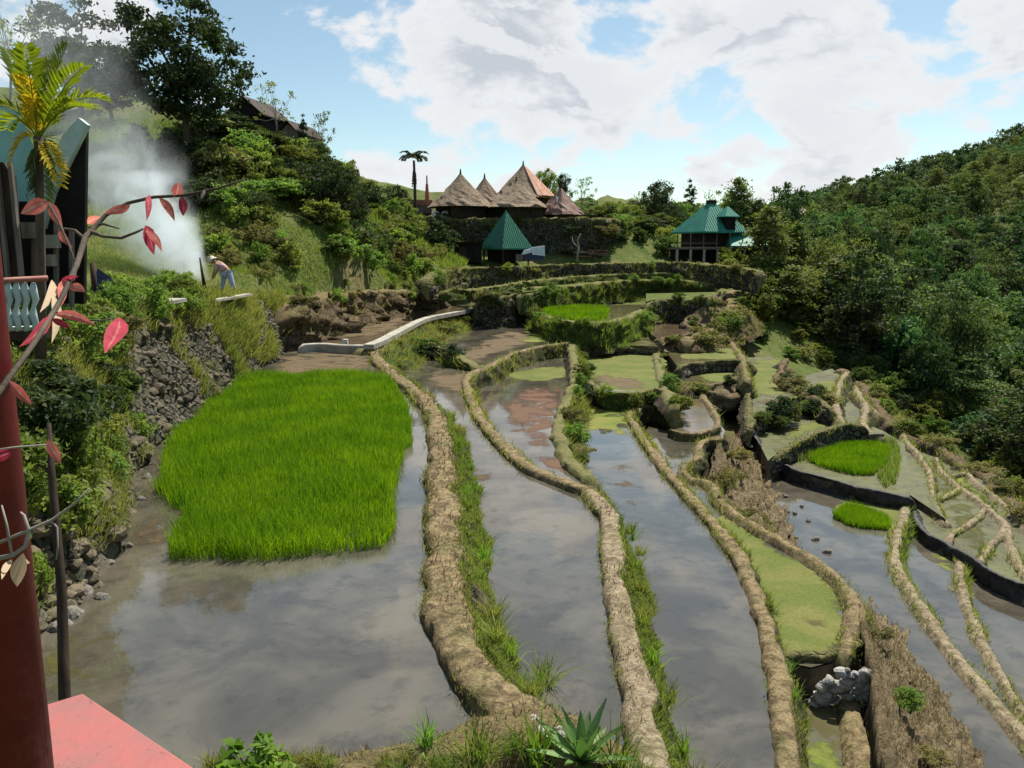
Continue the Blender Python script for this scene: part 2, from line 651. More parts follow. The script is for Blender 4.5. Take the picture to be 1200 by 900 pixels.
M['dry'] = earth_mat('dry_mud', (.30, .235, .135), (.095, .074, .042), (.13, .10, .065), (.05, .042, .03), gamt=.35, facegreen=.5)
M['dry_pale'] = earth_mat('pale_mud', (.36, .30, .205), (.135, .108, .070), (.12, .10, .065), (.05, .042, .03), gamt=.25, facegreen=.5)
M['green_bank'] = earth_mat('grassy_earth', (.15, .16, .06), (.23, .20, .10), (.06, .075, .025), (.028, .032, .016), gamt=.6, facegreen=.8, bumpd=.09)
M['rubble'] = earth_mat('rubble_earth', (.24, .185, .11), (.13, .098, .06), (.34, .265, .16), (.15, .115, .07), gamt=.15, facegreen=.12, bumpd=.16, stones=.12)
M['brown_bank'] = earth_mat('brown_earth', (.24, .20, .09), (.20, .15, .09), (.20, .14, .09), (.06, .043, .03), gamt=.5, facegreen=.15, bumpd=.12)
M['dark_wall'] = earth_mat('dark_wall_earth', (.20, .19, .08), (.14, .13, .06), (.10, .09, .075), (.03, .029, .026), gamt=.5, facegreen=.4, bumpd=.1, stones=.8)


def ground_mat():
    m, nt, N, L = new_mat('hillside_ground')
    o = N('ShaderNodeOutputMaterial')
    b = N('ShaderNodeBsdfPrincipled')
    L(b.outputs[0], o.inputs[0])
    pos = geo(nt)
    n1 = noise_node(nt, .11, 5, .6, pos)
    n2 = noise_node(nt, .9, 6, .65, pos)
    n3 = noise_node(nt, 5, 5, .7, pos)
    c = mixc(nt, maprange(nt, n2, .35, .65), (.07, .115, .022), (.15, .17, .05))
    c = mixc(nt, mth(nt, 'MULTIPLY', maprange(nt, n1, .5, .62), .75), c, (.20, .165, .085))
    c = mixc(nt, maprange(nt, n3, .3, .7), mixc(nt, 1., c, (.55, .55, .5), 'MULTIPLY'), c)
    L(c, b.inputs['Base Color'])
    b.inputs['Roughness'].default_value = .95
    b.inputs['Specular IOR Level'].default_value = .1
    L(bump(nt, n3, .9, .15), b.inputs['Normal'])
    return m


def worn_paint(name, c1, c2, bare, rough=.5, amount=.6, scale=6):
    m, nt, N, L = new_mat(name)
    o = N('ShaderNodeOutputMaterial')
    b = N('ShaderNodeBsdfPrincipled')
    L(b.outputs[0], o.inputs[0])
    v = objco(nt)
    n1 = noise_node(nt, scale, 6, .65, v)
    n2 = noise_node(nt, scale * 7, 8, .75, v, .4)
    mp = N('ShaderNodeMapping')
    mp.inputs['Scale'].default_value = (40, 6, 6)
    L(v, mp.inputs[0])
    n3 = noise_node(nt, 2.5, 5, .7, mp.outputs[0])
    c = mixc(nt, maprange(nt, n1, .3, .7), c1, c2)
    c = mixc(nt, mth(nt, 'MULTIPLY', maprange(nt, n3, .5, .75), .35), c, tuple(x * .55 for x in c1))
    chip = maprange(nt, mth(nt, 'ADD', mth(nt, 'MULTIPLY', n2, .6), mth(nt, 'MULTIPLY', n1, .4)), amount, amount + .03)
    c = mixc(nt, chip, c, bare)
    L(c, b.inputs['Base Color'])
    L(maprange(nt, n2, .3, .7, rough - .1, rough + .2), b.inputs['Roughness'])
    b.inputs['Specular IOR Level'].default_value = .35
    L(bump(nt, mth(nt, 'SUBTRACT', n2, chip), .5, .0015), b.inputs['Normal'])
    return m


M['red_paint'] = worn_paint('red_paint', (.15, .006, .008), (.09, .004, .007), (.10, .045, .03), .5, .64)
M['pink_paint'] = worn_paint('faded_red_paint', (.34, .10, .092), (.26, .108, .10), (.20, .085, .075), .62, .58, 9)


def water_mat(name, mud1, mud2, ripple=.005, rough=.022, spec=.8):
    m, nt, N, L = new_mat(name)
    o = N('ShaderNodeOutputMaterial')
    b = N('ShaderNodeBsdfPrincipled')
    L(b.outputs[0], o.inputs[0])
    pos = geo(nt)
    mp = N('ShaderNodeMapping')
    mp.inputs['Scale'].default_value = (1, 1, .02)
    L(pos, mp.inputs[0])
    v = mp.outputs[0]
    n1 = noise_node(nt, .55, 6, .62, v, .6)
    n2 = noise_node(nt, 2.6, 6, .65, v)
    c = mixc(nt, maprange(nt, n1, .36, .64), mud1, mud2)
    c = mixc(nt, mth(nt, 'MULTIPLY', maprange(nt, n2, .5, .68), .45), c, tuple(x * .5 for x in mud1))
    L(c, b.inputs['Base Color'])
    b.inputs['IOR'].default_value = 1.5
    b.inputs['Specular IOR Level'].default_value = spec
    L(maprange(nt, n2, .3, .75, rough, rough * 2.4), b.inputs['Roughness'])
    r1 = noise_node(nt, 9, 3, .5, v)
    r2 = noise_node(nt, 1.3, 3, .5, v)
    h = mth(nt, 'ADD', mth(nt, 'MULTIPLY', r1, .35), r2)
    L(bump(nt, h, .25, ripple), b.inputs['Normal'])
    return m


M['ground'] = ground_mat()
M['water'] = water_mat('shallow_water', (.055, .050, .038), (.105, .094, .071))
M['water_brown'] = water_mat('muddy_water', (.13, .095, .058), (.09, .065, .04), rough=.07)
M['water_green'] = water_mat('greenish_water', (.12, .11, .05), (.085, .075, .038), rough=.06)
M['swamp'] = water_mat('swampy_water', (.085, .09, .026), (.058, .055, .02), rough=.3, spec=.2)
M['mud_skirt'] = plain('mud', (.12, .095, .065), (.06, .05, .035), 3, .9, .05, .1, co='w')


def algae_mat(name, c1, c2, lo=.40, hi=.5, scale=1.1):
    m, nt, N, L = new_mat(name)
    o = N('ShaderNodeOutputMaterial')
    b = N('ShaderNodeBsdfPrincipled')
    tr = N('ShaderNodeBsdfTransparent')
    mx = N('ShaderNodeMixShader')
    L(tr.outputs[0], mx.inputs[1])
    L(b.outputs[0], mx.inputs[2])
    L(mx.outputs[0], o.inputs[0])
    pos = geo(nt)
    at = N('ShaderNodeAttribute')
    at.attribute_name = 'side'
    n1 = noise_node(nt, scale, 8, .62, pos, .3)
    n2 = noise_node(nt, 14, 4, .7, pos)
    k = mth(nt, 'SUBTRACT', n1, mth(nt, 'MULTIPLY', at.outputs['Fac'], .28))
    L(maprange(nt, k, lo, hi), mx.inputs[0])
    c = mixc(nt, maprange(nt, n1, .4, .65), c1, c2)
    c = mixc(nt, maprange(nt, n2, .3, .7), mixc(nt, 1., c, (.72, .74, .7), 'MULTIPLY'), c)
    L(c, b.inputs['Base Color'])
    b.inputs['Roughness'].default_value = .7
    b.inputs['Specular IOR Level'].default_value = .06
    L(bump(nt, n2, .5, .02), b.inputs['Normal'])
    return m


M['algae'] = algae_mat('green_algae', (.12, .16, .03), (.19, .19, .05), .33, .45)
M['algae_full'] = algae_mat('green_algae_thick', (.105, .13, .028), (.155, .155, .047), .2, .32, .9)
M['algae_red'] = algae_mat('red_algae', (.155, .075, .055), (.135, .085, .055), .40, .56, .8)
M['algae_thin'] = algae_mat('thin_algae', (.062, .073, .018), (.10, .09, .03), .34, .54, 1.2)
M['silt'] = algae_mat('bare_silt', (.17, .125, .075), (.11, .08, .048), .38, .52, .7)


# ------------------------------------------------------------------ vegetation meshes
def blades(pts, h, w, lean=.35, rng=RNG, bias=None, seg=2, hv=.35):
    """grass blades standing at pts; returns V, faces"""
    n = len(pts)
    pts = np.asarray(pts, float)
    hh = h * (1 + hv * (rng.random(n) * 2 - 1))
    if not np.isscalar(w):
        ww = np.asarray(w)
    else:
        ww = np.full(n, w)
    th = rng.random(n) * 2 * np.pi
    side = np.stack([np.cos(th), np.sin(th), np.zeros(n)], 1) * (ww / 2)[:, None]
    ph = rng.random(n) * 2 * np.pi
    ln = lean * rng.random(n) * hh
    ld = np.stack([np.cos(ph) * ln, np.sin(ph) * ln, np.zeros(n)], 1)
    if bias is not None:
        ld = ld + np.asarray(bias) * hh[:, None]
    up = np.stack([np.zeros(n), np.zeros(n), hh], 1)
    if seg == 1:
        V = np.stack([pts - side, pts + side, pts + up + ld], 1).reshape(-1, 3)
        i = np.arange(n)[:, None] * 3
        return V, [np.concatenate([i, i + 1, i + 2], 1)]
    mid = pts + up * .58 + ld * .38
    tip = pts + up * .97 + ld
    V = np.stack([pts - side * .7, pts + side * .7, mid + side * .8, mid - side * .8, tip], 1).reshape(-1, 3)
    i = np.arange(n)[:, None] * 5
    return V, [np.concatenate([i, i + 1, i + 2, i + 3], 1), np.concatenate([i + 3, i + 2, i + 4], 1)]


def leaf_quads(c, size, rng, nrm_bias=None, aspect=1.7):
    """pointed leaf faces (4-gon diamonds, slightly folded) around centres c"""
    n = len(c)
    a = rng.normal(size=(n, 3))
    a /= np.linalg.norm(a, axis=1)[:, None]
    nb = rng.normal(size=(n, 3)) + (nrm_bias if nrm_bias is not None else np.array((0, 0, .7)))
    b = np.cross(a, nb)
    b /= np.linalg.norm(b, axis=1)[:, None] + 1e-9
    s = size * (.6 + .8 * rng.random(n))[:, None]
    a = a * s * aspect / 2
    b = b * s / 2
    V = np.stack([c - a, c + b * .9 - a * .1, c + a, c - b * .9 - a * .1], 1).reshape(-1, 3)
    i = np.arange(n)[:, None] * 4
    return V, [np.concatenate([i, i + 1, i + 2, i + 3], 1)]


def crown_points(rng, H, W, base=.3, nclump=36, per=60, spread=.16, shape='round'):
    """leaf centres gathered in clumps inside an uneven crown of height H and width W, its foot at base*H"""
    cs = []
    hole = rng.normal(size=(3, 3))
    k = 0
    while len(cs) < nclump and k < 6000:
        k += 1
        d = rng.normal(size=3)
        d /= np.linalg.norm(d)
        r = rng.random() ** .38
        p = d * r
        if shape == 'cone':
            t = (p[2] + 1) / 2
            p[0] *= 1.15 * (1 - t) + .12
            p[1] *= 1.15 * (1 - t) + .12
        elif shape == 'umbrella':
            p[2] = abs(p[2]) * .7 + .1
        wob = 1 + .28 * float(vnoise(np.array([d * 1.9 + hole[0]]))[0])
        p = p * wob
        cs.append(p)
    cs = np.array(cs)
    C = np.stack([cs[:, 0] * W / 2, cs[:, 1] * W / 2, H * (base + (1 - base) * (cs[:, 2] + 1) / 2)], 1)
    out = []
    for c in C:
        s = spread * W * (.6 + .8 * rng.random())
        q = rng.normal(size=(per, 3)) * np.array((s, s, s * .55)) * .55
        out.append(c + q)
    return C, np.concatenate(out)


def trunk_mesh(rng, H, W, C, r=.12, base=.3, lean=.0):
    mb = MB()
    top = np.array((rng.normal() * .04 * W + lean * H, rng.normal() * .04 * W, H * (base + .42 * (1 - base))))
    pts = [np.zeros(3) - np.array((0, 0, .5)), np.array((0, 0, 0.)), top * .45 + np.array((rng.normal() * .06 * W * .5, 0, 0)), top * .75, top]
    mb.tube(pts, [r * 1.5, r * 1.15, r * .9, r * .7, r * .45], 7)
    idx = rng.permutation(len(C))[:min(11, len(C))]
    for i in idx:
        t = .45 + .5 * rng.random()
        s = top * t
        e = C[i]
        m = (s + e) / 2 + np.array((0, 0, -.05 * H * rng.random()))
        mb.tube([s, m, e], [r * .5, r * .33, r * .12], 5, False)
    return mb


def make_crown_mesh(name, rng, H, W, mat, leaf=.3, **kw):
    C, pts = crown_points(rng, H, W, **kw)
    V, Fs = leaf_quads(pts, leaf, rng)
    return C, mesh_np(name, V, Fs, mat, smooth=False)


class TreeKind:
    def __init__(self, seed, H, W, mat, leaf, bark='bark', r=.13, **kw):
        rng = np.random.default_rng(seed)
        self.H, self.W = H, W
        C, self.crown = make_crown_mesh('crown', rng, H, W, M[mat], leaf, **kw)
        mb = trunk_mesh(rng, H, W, C, r, kw.get('base', .3))
        me = bpy.data.meshes.new('trunk')
        me.from_pydata(mb.v, [], mb.f)
        me.materials.append(M[bark])
        me.polygons.foreach_set('use_smooth', np.ones(len(me.polygons), bool))
        self.trunk = me

    def place(self, name, loc, height, width=None, label=None, cat='tree', group=None, rz=None):
        s = height / self.H
        sx = (width / self.W) if width else s
        rz = random.random() * 6.28 if rz is None else rz
        o = empty(name, loc, label, cat, group, rz, (sx, sx, s))
        link('trunk', self.trunk, o)
        link('crown', self.crown, o)
        return o


TK = {
    'f0': TreeKind(1, 8, 7, 'forest', .24, base=.12, nclump=64, per=72, spread=.13, r=.16),
    'f1': TreeKind(2, 10, 6, 'forest', .22, base=.1, nclump=70, per=66, spread=.12, r=.16),
    'f2': TreeKind(3, 7, 7.5, 'forest', .26, base=.15, nclump=50, per=84, spread=.11, r=.16),
    'f3': TreeKind(4, 10, 6.5, 'forest', .2, base=.25, nclump=46, per=90, spread=.09, r=.15),
    'l0': TreeKind(5, 8, 7, 'forest_light', .2, base=.15, nclump=56, per=70, spread=.12, r=.14, bark='bark_pale'),
    'l1': TreeKind(6, 9, 5, 'forest_light', .18, base=.1, nclump=64, per=60, spread=.12, r=.12, shape='cone'),
    'big': TreeKind(7, 10, 8, 'dark_leaf', .17, base=.2, nclump=120, per=120, spread=.085, r=.26),
    'dark': TreeKind(8, 8, 5.5, 'dark_leaf', .18, base=.18, nclump=70, per=100, spread=.11, r=.18),
    'sparse': TreeKind(9, 7, 5, 'shrub', .16, base=.25, nclump=26, per=22, spread=.10, r=.08, bark='bark_pale'),
    'pine': TreeKind(10, 8, 3.2, 'dark_leaf', .2, base=.15, nclump=44, per=36, spread=.12, r=.12, shape='cone'),
    'small': TreeKind(12, 4, 4.4, 'dark_leaf', .12, base=.3, nclump=56, per=90, spread=.11, r=.14),
    'round': TreeKind(13, 5, 4, 'shrub', .14, base=.12, nclump=54, per=84, spread=.12, r=.12),
}


PERSON = None


class ShrubKind:
    def __init__(self, seed, mat, leaf, H=1.6, W=2.0, n=34, per=64, spread=.13):
        rng = np.random.default_rng(seed)
        C, pts = crown_points(rng, H, W, base=-.15, nclump=n, per=per, spread=spread)
        pts[:, 2] = np.maximum(pts[:, 2], rng.random(len(pts)) * .15)
        V, Fs = leaf_quads(pts, leaf, rng)
        mb = MB()
        for c in C[:7]:
            mb.tube([(0, 0, -.2), np.array(c) * .5, c], [.035, .025, .01], 4, False)
        ns = len(mb.v)
        tris = np.array(mb.f)
        self.me = mesh_np('shrub', np.concatenate([np.array(mb.v), V]), [tris, Fs[0] + ns], [M['bark'], M[mat]], smooth=False,
                          fmat=np.concatenate([np.zeros(len(tris)), np.ones(len(Fs[0]))]))
        self.H, self.W = H, W

    def place(self, loc, h, w, label, group, name='shrub', cat='shrub'):
        if PERSON is not None and abs(loc[0] - PERSON[0] * loc[1] / PERSON[1]) < .55 + w * .5 and PERSON[1] - 5 < loc[1] < PERSON[1] + .8:
            return None      # keep the view of the person clear
        o = link(name, self.me, None, loc)
        o.scale = (w / self.W, w / self.W, h / self.H)
        o.rotation_euler = (0, 0, random.random() * 6.28)
        return tag(o, label, cat, group)


SK = {'a': ShrubKind(21, 'shrub', .10), 'b': ShrubKind(22, 'shrub', .13), 'c': ShrubKind(23, 'shrub_dry', .10),
      'd': ShrubKind(24, 'dark_leaf', .11), 'e': ShrubKind(25, 'shrub_light', .075, H=1.0, W=1.6, n=30), 'l': ShrubKind(26, 'grass_fresh', .24, H=1.0, W=1.6, n=16, per=14)}

# ------------------------------------------------------------------ terrain
# paddies: name -> water level; pixel points run round the visible field, 'K' pulls in the crest line of a dike
Z1, Z2, Z3A, ZA, Z3, Z4, Z4B, Z5, Z6, Z7 = -4.5, -5.2, -5.8, -5.9, -6.5, -6.8, -7.35, -8.6, -9.0, -9.15

DIKES = {}


def dike(key, label, pts, z, w, low, inlow=None, batter=.3, inb=.8, mat='dry', amp=.05, name='earth_dike', cat='dike', grass=0, gmat='grass',
         ghgt=.16, group=None, ng=None, topgrass=0, ingrass=0, foot=None, nface=12, near=.006):
    """earth bank swept along its crest; the low side is on the right of the direction of travel"""
    if np.isscalar(z):
        z = [z] * len(pts)
    W = np.array([P(u, v, zz) for (u, v), zz in zip(pts, z)])
    path = smooth_path(W, near=near, lo=.07, hi=.32)
    DIKES[key] = path
    n = len(path)
    t = np.gradient(path[:, :2], axis=0)
    # relax tangents
    for _ in range(3):
        t[1:-1] = (t[:-2] + 2 * t[1:-1] + t[2:]) / 4
    t /= np.linalg.norm(t, axis=1)[:, None] + 1e-9
    right = np.stack([t[:, 1], -t[:, 0]], 1)
    lowv = np.full(n, low) if np.isscalar(low) else np.interp(np.linspace(0, 1, n), np.linspace(0, 1, len(low)), low)
    crest = path[:, 2]
    inl = crest - .28 if inlow is None else np.full(n, inlow)
    if not np.isscalar(batter):
        batter = np.interp(np.linspace(0, 1, n), np.linspace(0, 1, len(batter)), batter)
    h = np.maximum(crest - lowv, .08) + .15
    if foot is not None:
        fp = smooth_path([P(u, v, low) for u, v in foot], near=.01)
        cum = np.concatenate(([0], np.cumsum(np.linalg.norm(np.diff(fp[:, :2], axis=0), axis=1))))
        cum /= cum[-1]
        cc = np.concatenate(([0], np.cumsum(np.linalg.norm(np.diff(path[:, :2], axis=0), axis=1))))
        cc /= cc[-1]
        fx_ = np.stack([np.interp(cc, cum, fp[:, 0]), np.interp(cc, cum, fp[:, 1])], 1)
        rv = fx_ - path[:, :2]
        batter = np.linalg.norm(rv, axis=1) / h
        t = None
        right = rv / (np.linalg.norm(rv, axis=1)[:, None] + 1e-9)
        t = np.stack([-right[:, 1], right[:, 0]], 1)
    wv = 1 + .22 * fbm(path * .9 + 11, 2)
    hi = np.maximum(crest - inl, .05) + .12
    offs, zz, side = [], [], []
    for k in np.linspace(1, 0, 5)[:-1]:
        offs.append(-w / 2 * wv - inb * hi * k)
        zz.append(-hi * k - .05)
        side.append(np.full(n, .42 * k))
    for k, dz in ((-.5, -.03), (-.34, 0), (0, .006), (.34, 0), (.5, -.035)):
        offs.append(w * k * wv)
        zz.append(np.full(n, dz))
        side.append(np.zeros(n) if k < .5 else np.full(n, .2))
    for k in np.linspace(0, 1, nface + 1)[1:]:
        offs.append(w / 2 * wv + batter * h * (k ** 1.15))
        zz.append(-h * k - .04)
        side.append(np.full(n, min(1., .45 + .6 * k)))
    offs, zz, side = np.array(offs), np.array(zz), np.array(side)
    m = len(offs)
    X = path[None, :, 0] + right[None, :, 0] * offs
    Y = path[None, :, 1] + right[None, :, 1] * offs
    Zc = crest[None, :] + zz
    V = np.stack([X, Y, Zc], 2).reshape(-1, 3)
    dist = np.linalg.norm(V[:, :2], axis=1)
    q = V * 1.0
    nn = fbm(q * 1.6 + 3, 3)
    n2 = fbm(q * 5 + 9, 3)
    s = side.reshape(-1)
    a = amp * (.6 + 1.9 * s)
    r3 = np.tile(right, (m, 1))
    V[:, 0] += r3[:, 0] * (nn * a * 1.3 + n2 * a * .5)
    V[:, 1] += r3[:, 1] * (nn * a * 1.3 + n2 * a * .5)
    V[:, 2] += (fbm(q * 1.3 + 31, 3) * a * .6 + fbm(q * 6 + 5, 3) * a * .9) * (1 - .6 * s)
    n4 = np.abs(fbm(q * 2.6 + 60, 3))
    V[:, 0] -= r3[:, 0] * n4 * a * s * .9
    V[:, 1] -= r3[:, 1] * n4 * a * s * .9
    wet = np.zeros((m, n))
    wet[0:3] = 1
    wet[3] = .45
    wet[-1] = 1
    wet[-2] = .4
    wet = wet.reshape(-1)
    i = np.arange(m - 1)[:, None] * n + np.arange(n - 1)[None]
    i = i.ravel()
    Fs = np.stack([i, i + n, i + n + 1, i + 1], 1)
    # close the ends
    G = V.reshape(m, n, 3)
    # rounded ends
    extra, fx, base_i = [], [], len(V)
    for e, sg in ((0, -1), (n - 1, 1)):
        tt = np.array((t[e, 0], t[e, 1], 0)) * sg
        prev = np.arange(m) * n + e
        mid = G[:, e].mean(0)
        bot = G[:, e, 2].min()
        for kk, (ext, sc, dr) in enumerate(((.30, .8, .18), (.5, .4, .6), (.56, .05, 1.0))):
            ring = G[:, e].copy()
            ring[:, :2] = mid[:2] + (ring[:, :2] - mid[:2]) * sc + tt[:2] * ext * (w + .3)
            ring[:, 2] = ring[:, 2] * (1 - dr) + bot * dr
            cur = base_i + len(extra) * m + np.arange(m)
            extra.append(ring)
            q = np.stack([prev[:-1], prev[1:], cur[1:], cur[:-1]], 1)
            fx.append(q if sg > 0 else q[:, ::-1])
            prev = cur
    V2 = np.concatenate([V] + extra)
    s2 = np.concatenate([s] + [np.clip(side[:, 0] * .6 + .3, 0, 1)] * len(extra))
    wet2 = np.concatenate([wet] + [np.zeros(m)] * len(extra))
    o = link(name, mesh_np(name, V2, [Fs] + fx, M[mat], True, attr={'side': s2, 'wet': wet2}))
    tag(o, label, cat, group)
    rng = np.random.default_rng(abs(hash(key)) % 1000 + 5 if False else sum(map(ord, key)))
    seglen = np.linalg.norm(np.diff(path[:, :2], axis=0), axis=1)
    if grass:
        dm = np.linalg.norm(path[:-1, :2], axis=1)
        sz = np.clip(dm / 16, .7, 1.7)
        area = seglen * h[:-1] * np.sqrt(1 + (batter if np.isscalar(batter) else batter[:-1]) ** 2)
        lam = 1.9 * grass * area / sz ** 1.6
        cnt = rng.poisson(lam)
        st = np.repeat(np.arange(n - 1), cnt)
        f = rng.random(len(st))
        row = 8 + rng.random(len(st)) ** .8 * (m - 9 - 1e-3)
        r0 = row.astype(int)
        fr = (row - r0)[:, None]
        p = (G[r0, st] * (1 - f[:, None]) + G[r0, st + 1] * f[:, None]) * (1 - fr) + (G[r0 + 1, st] * (1 - f[:, None]) + G[r0 + 1, st + 1] * f[:, None]) * fr
        # leave bare patches
        keep = (fbm(p * 1.4 + 50, 3) > -.25)
        p, st = p[keep], st[keep]
        b3 = np.concatenate([right[st] * .55, np.zeros((len(st), 1))], 1)
        Vb, Fb = blades(p, ghgt * .72 * sz[st], .024 * sz[st], .9, rng, b3 * .7, 1 if dm.min() > 14 else 2, .5)
        link('grass', mesh_np('grass', Vb, Fb, M[gmat], False), o)['kind'] = 'stuff'
    if ingrass:
        dm = np.linalg.norm(path[:-1, :2], axis=1)
        sz = np.clip(dm / 16, .7, 1.7)
        cnt = rng.poisson(ingrass * seglen / sz ** 1.3)
        st = np.repeat(np.arange(n - 1), cnt)
        row = np.where(rng.random(len(st)) < .5, 1.2 + rng.random(len(st)) * 3.2, 7.6 + rng.random(len(st)) * 3)
        r0 = row.astype(int)
        fr = (row - r0)[:, None]
        p = G[r0, st] * (1 - fr) + G[r0 + 1, st] * fr
        p = p + rng.normal(size=p.shape) * .03
        keep = (fbm(p * .9 + 20, 3) > -.15)
        p, st = p[keep], st[keep]
        Vb, Fb = blades(p, .10 * sz[st], .024 * sz[st], 1.0, rng, None, 1, .6)
        link('edge_grass', mesh_np('edge_grass', Vb, Fb, M['grass_olive'], False), o)['kind'] = 'stuff'
    if topgrass:
        dm = np.linalg.norm(path[:-1, :2], axis=1)
        sz = np.clip(dm / 13, .7, 2.6)
        cnt = rng.poisson(topgrass * seglen * (w + .15) / sz ** 1.6)
        st = np.repeat(np.arange(n - 1), cnt)
        f = rng.random(len(st))[:, None]
        row = 3 + rng.random(len(st)) * 6.2
        r0 = row.astype(int)
        fr = (row - r0)[:, None]
        p = (G[r0, st] * (1 - f) + G[r0, st + 1] * f) * (1 - fr) + (G[r0 + 1, st] * (1 - f) + G[r0 + 1, st + 1] * f) * fr
        keep = (fbm(p * 1.1 + 80, 3) > -.1)
        p, st = p[keep], st[keep]
        Vb, Fb = blades(p, .07 * sz[st], .026 * sz[st], 1.3, rng, None, 1, .6)
        link('dry_grass', mesh_np('dry_grass', Vb, Fb, M['straw'], False), o)['kind'] = 'stuff'
    return o


# --- near ground and the two great dikes
dike('D0', 'weedy earth bank along the bottom edge of the two nearest paddies', [(120, 940), (230, 922), (350, 908), (450, 895), (540, 878), (605, 850), (640, 848), (690, 872), (735, 905), (770, 950)],
     -4.22, .55, -6.2, inlow=-5.3, inb=.35, batter=.5, mat='brown_bank', amp=.07, grass=120, topgrass=300, gmat='grass', ghgt=.10)
dike('D1', 'broad dry dike beside the rice seedlings, green on its outer face', [(622, 850), (592, 816), (560, 780), (537, 740), (525, 700), (522, 650), (519, 600), (517, 560), (516, 520), (512, 490), (503, 472), (484, 455), (462, 438), (446, 424), (437, 410)],
     -4.33, .46, Z2, ingrass=160, batter=.62, inb=.32, mat='dry', amp=.055, grass=420, ghgt=.12, topgrass=150)
dike('D2a', 'long pale dike right of the second flooded paddy, grassy on its outer face', [(775, 930), (764, 890), (757, 860), (745, 800), (733, 750), (723, 700), (718, 650), (715, 612), (706, 588), (690, 574)],
     -5.05, .33, Z3, ingrass=160, batter=.42, inb=.32, mat='dry_pale', amp=.05, grass=420, ghgt=.14, topgrass=90)
dike('D2b', 'winding bare mud dike across the reddish paddy, from the pale dike to the pool', [(700, 579), (680, 569), (650, 558), (620, 545), (595, 525), (576, 505), (561, 485), (551, 463), (546, 447), (552, 437), (568, 430), (586, 422), (606, 412), (636, 405), (668, 401)],
     -5.06, .31, Z3A, ingrass=120, batter=.3, inb=.32, mat='dry', amp=.045, grass=90, gmat='grass_olive')
dike('D2c', 'short curved dike with a leafy face right of the reddish paddy', [(694, 560), (676, 547), (663, 530), (656, 510), (656, 490), (663, 472), (671, 452), (674, 430), (671, 410), (669, 396), (674, 384)],
     [-5.65, -5.65, -5.65, -5.65, -5.65, -5.62, -5.55, -5.4, -5.2, -5.05, -5.0], .36, [Z3, Z3, Z3, Z3, ZA, ZA], batter=.55, inb=.5, mat='green_bank', amp=.07, grass=260, gmat='grass_olive', ghgt=.18)
dike('D3', 'narrow brown dike right of the largest open paddy', [(926, 930), (925, 890), (921, 850), (914, 800), (903, 745), (890, 705), (872, 662), (850, 627), (825, 597), (800, 571), (780, 548), (765, 528), (752, 510), (743, 495), (738, 485), (748, 477), (766, 474), (790, 479)],
     -6.36, .28, [Z4B, Z4B, Z4, Z4, Z4, Z4, Z4 - .1, Z4 - .1], ingrass=200, batter=.35, inb=.32, mat='dry', amp=.045, grass=110, gmat='grass_olive')
dike('D4', 'winding pale dike between the algae paddy and the lower fields', [(990, 762), (995, 740), (1001, 710), (992, 690), (975, 669), (950, 651), (915, 632), (885, 615), (860, 600), (844, 585), (837, 571), (828, 563), (812, 560), (801, 552), (806, 542), (818, 534), (820, 523), (830, 514), (846, 512)],
     -6.64, .26, [-7.0, -7.4, -8.6, -8.6, -8.6, -7.4, -7.2, -7.2, -7.2, -7.2], ingrass=200, batter=.3, mat='dry', amp=.05)
dike('RB', 'crumbling straw and rubble bank falling to the blue lower paddy', [(920, 640), (900, 627), (885, 618), (862, 603), (848, 590), (842, 575), (838, 556), (836, 535), (850, 512)], [-6.75, -6.75, -6.72, -6.72, -6.72, -6.72, -6.75, -6.8, -6.85], .3, Z5,
     foot=[(941, 658), (936, 642), (932, 628), (928, 610), (924, 595), (916, 576), (910, 558), (906, 540), (890, 505)], mat='rubble', amp=.24, nface=26, name='earth_bank', cat='bank', grass=14, gmat='straw', ghgt=.2)
dike('NB', 'big brown straw bank rising at the bottom right edge', [(1072, 960), (1050, 900), (1037, 845), (1026, 795), (1015, 748), (1006, 716)], [-6.64] * 6, .45, Z5, inlow=-7.4, inb=.12,
     foot=[(1230, 960), (1165, 888), (1132, 838), (1100, 790), (1060, 742), (1018, 702)], mat='rubble', amp=.13, nface=30, name='earth_bank', cat='bank', grass=60, gmat='straw', ghgt=.13)
dike('D4b', 'stub of low mud dike below the white stones', [(1028, 950), (1016, 900), (1006, 860), (998, 825), (991, 802), (984, 792)], -7.2, .32, -7.4, ingrass=150, batter=.6, mat='dry', amp=.04, grass=0)
dike('D4s', 'low dark earth step behind the white stone heap', [(908, 762), (935, 765), (960, 766), (985, 760), (1003, 748)], -6.68, .25, Z4B, batter=.15, mat='dark_wall', amp=.05, grass=60)
dike('D5', 'thin dike sweeping to the right edge below the small rice square', [(1230, 890), (1200, 858), (1180, 835), (1150, 801), (1120, 765), (1091, 726), (1070, 695), (1056, 670), (1049, 648), (1052, 625), (1060, 604), (1062, 590)],
     -8.45, .25, Z6, ingrass=200, batter=.35, mat='dry_pale', amp=.03, grass=120)
dike('D6', 'last thin dike before the right edge, dark on its outer face', [(1225, 870), (1200, 834), (1180, 800), (1160, 765), (1145, 735), (1133, 705), (1126, 675), (1126, 650), (1122, 640)],
     -8.87, .2, Z7, ingrass=200, batter=.3, mat='dry_pale', amp=.03, grass=100)
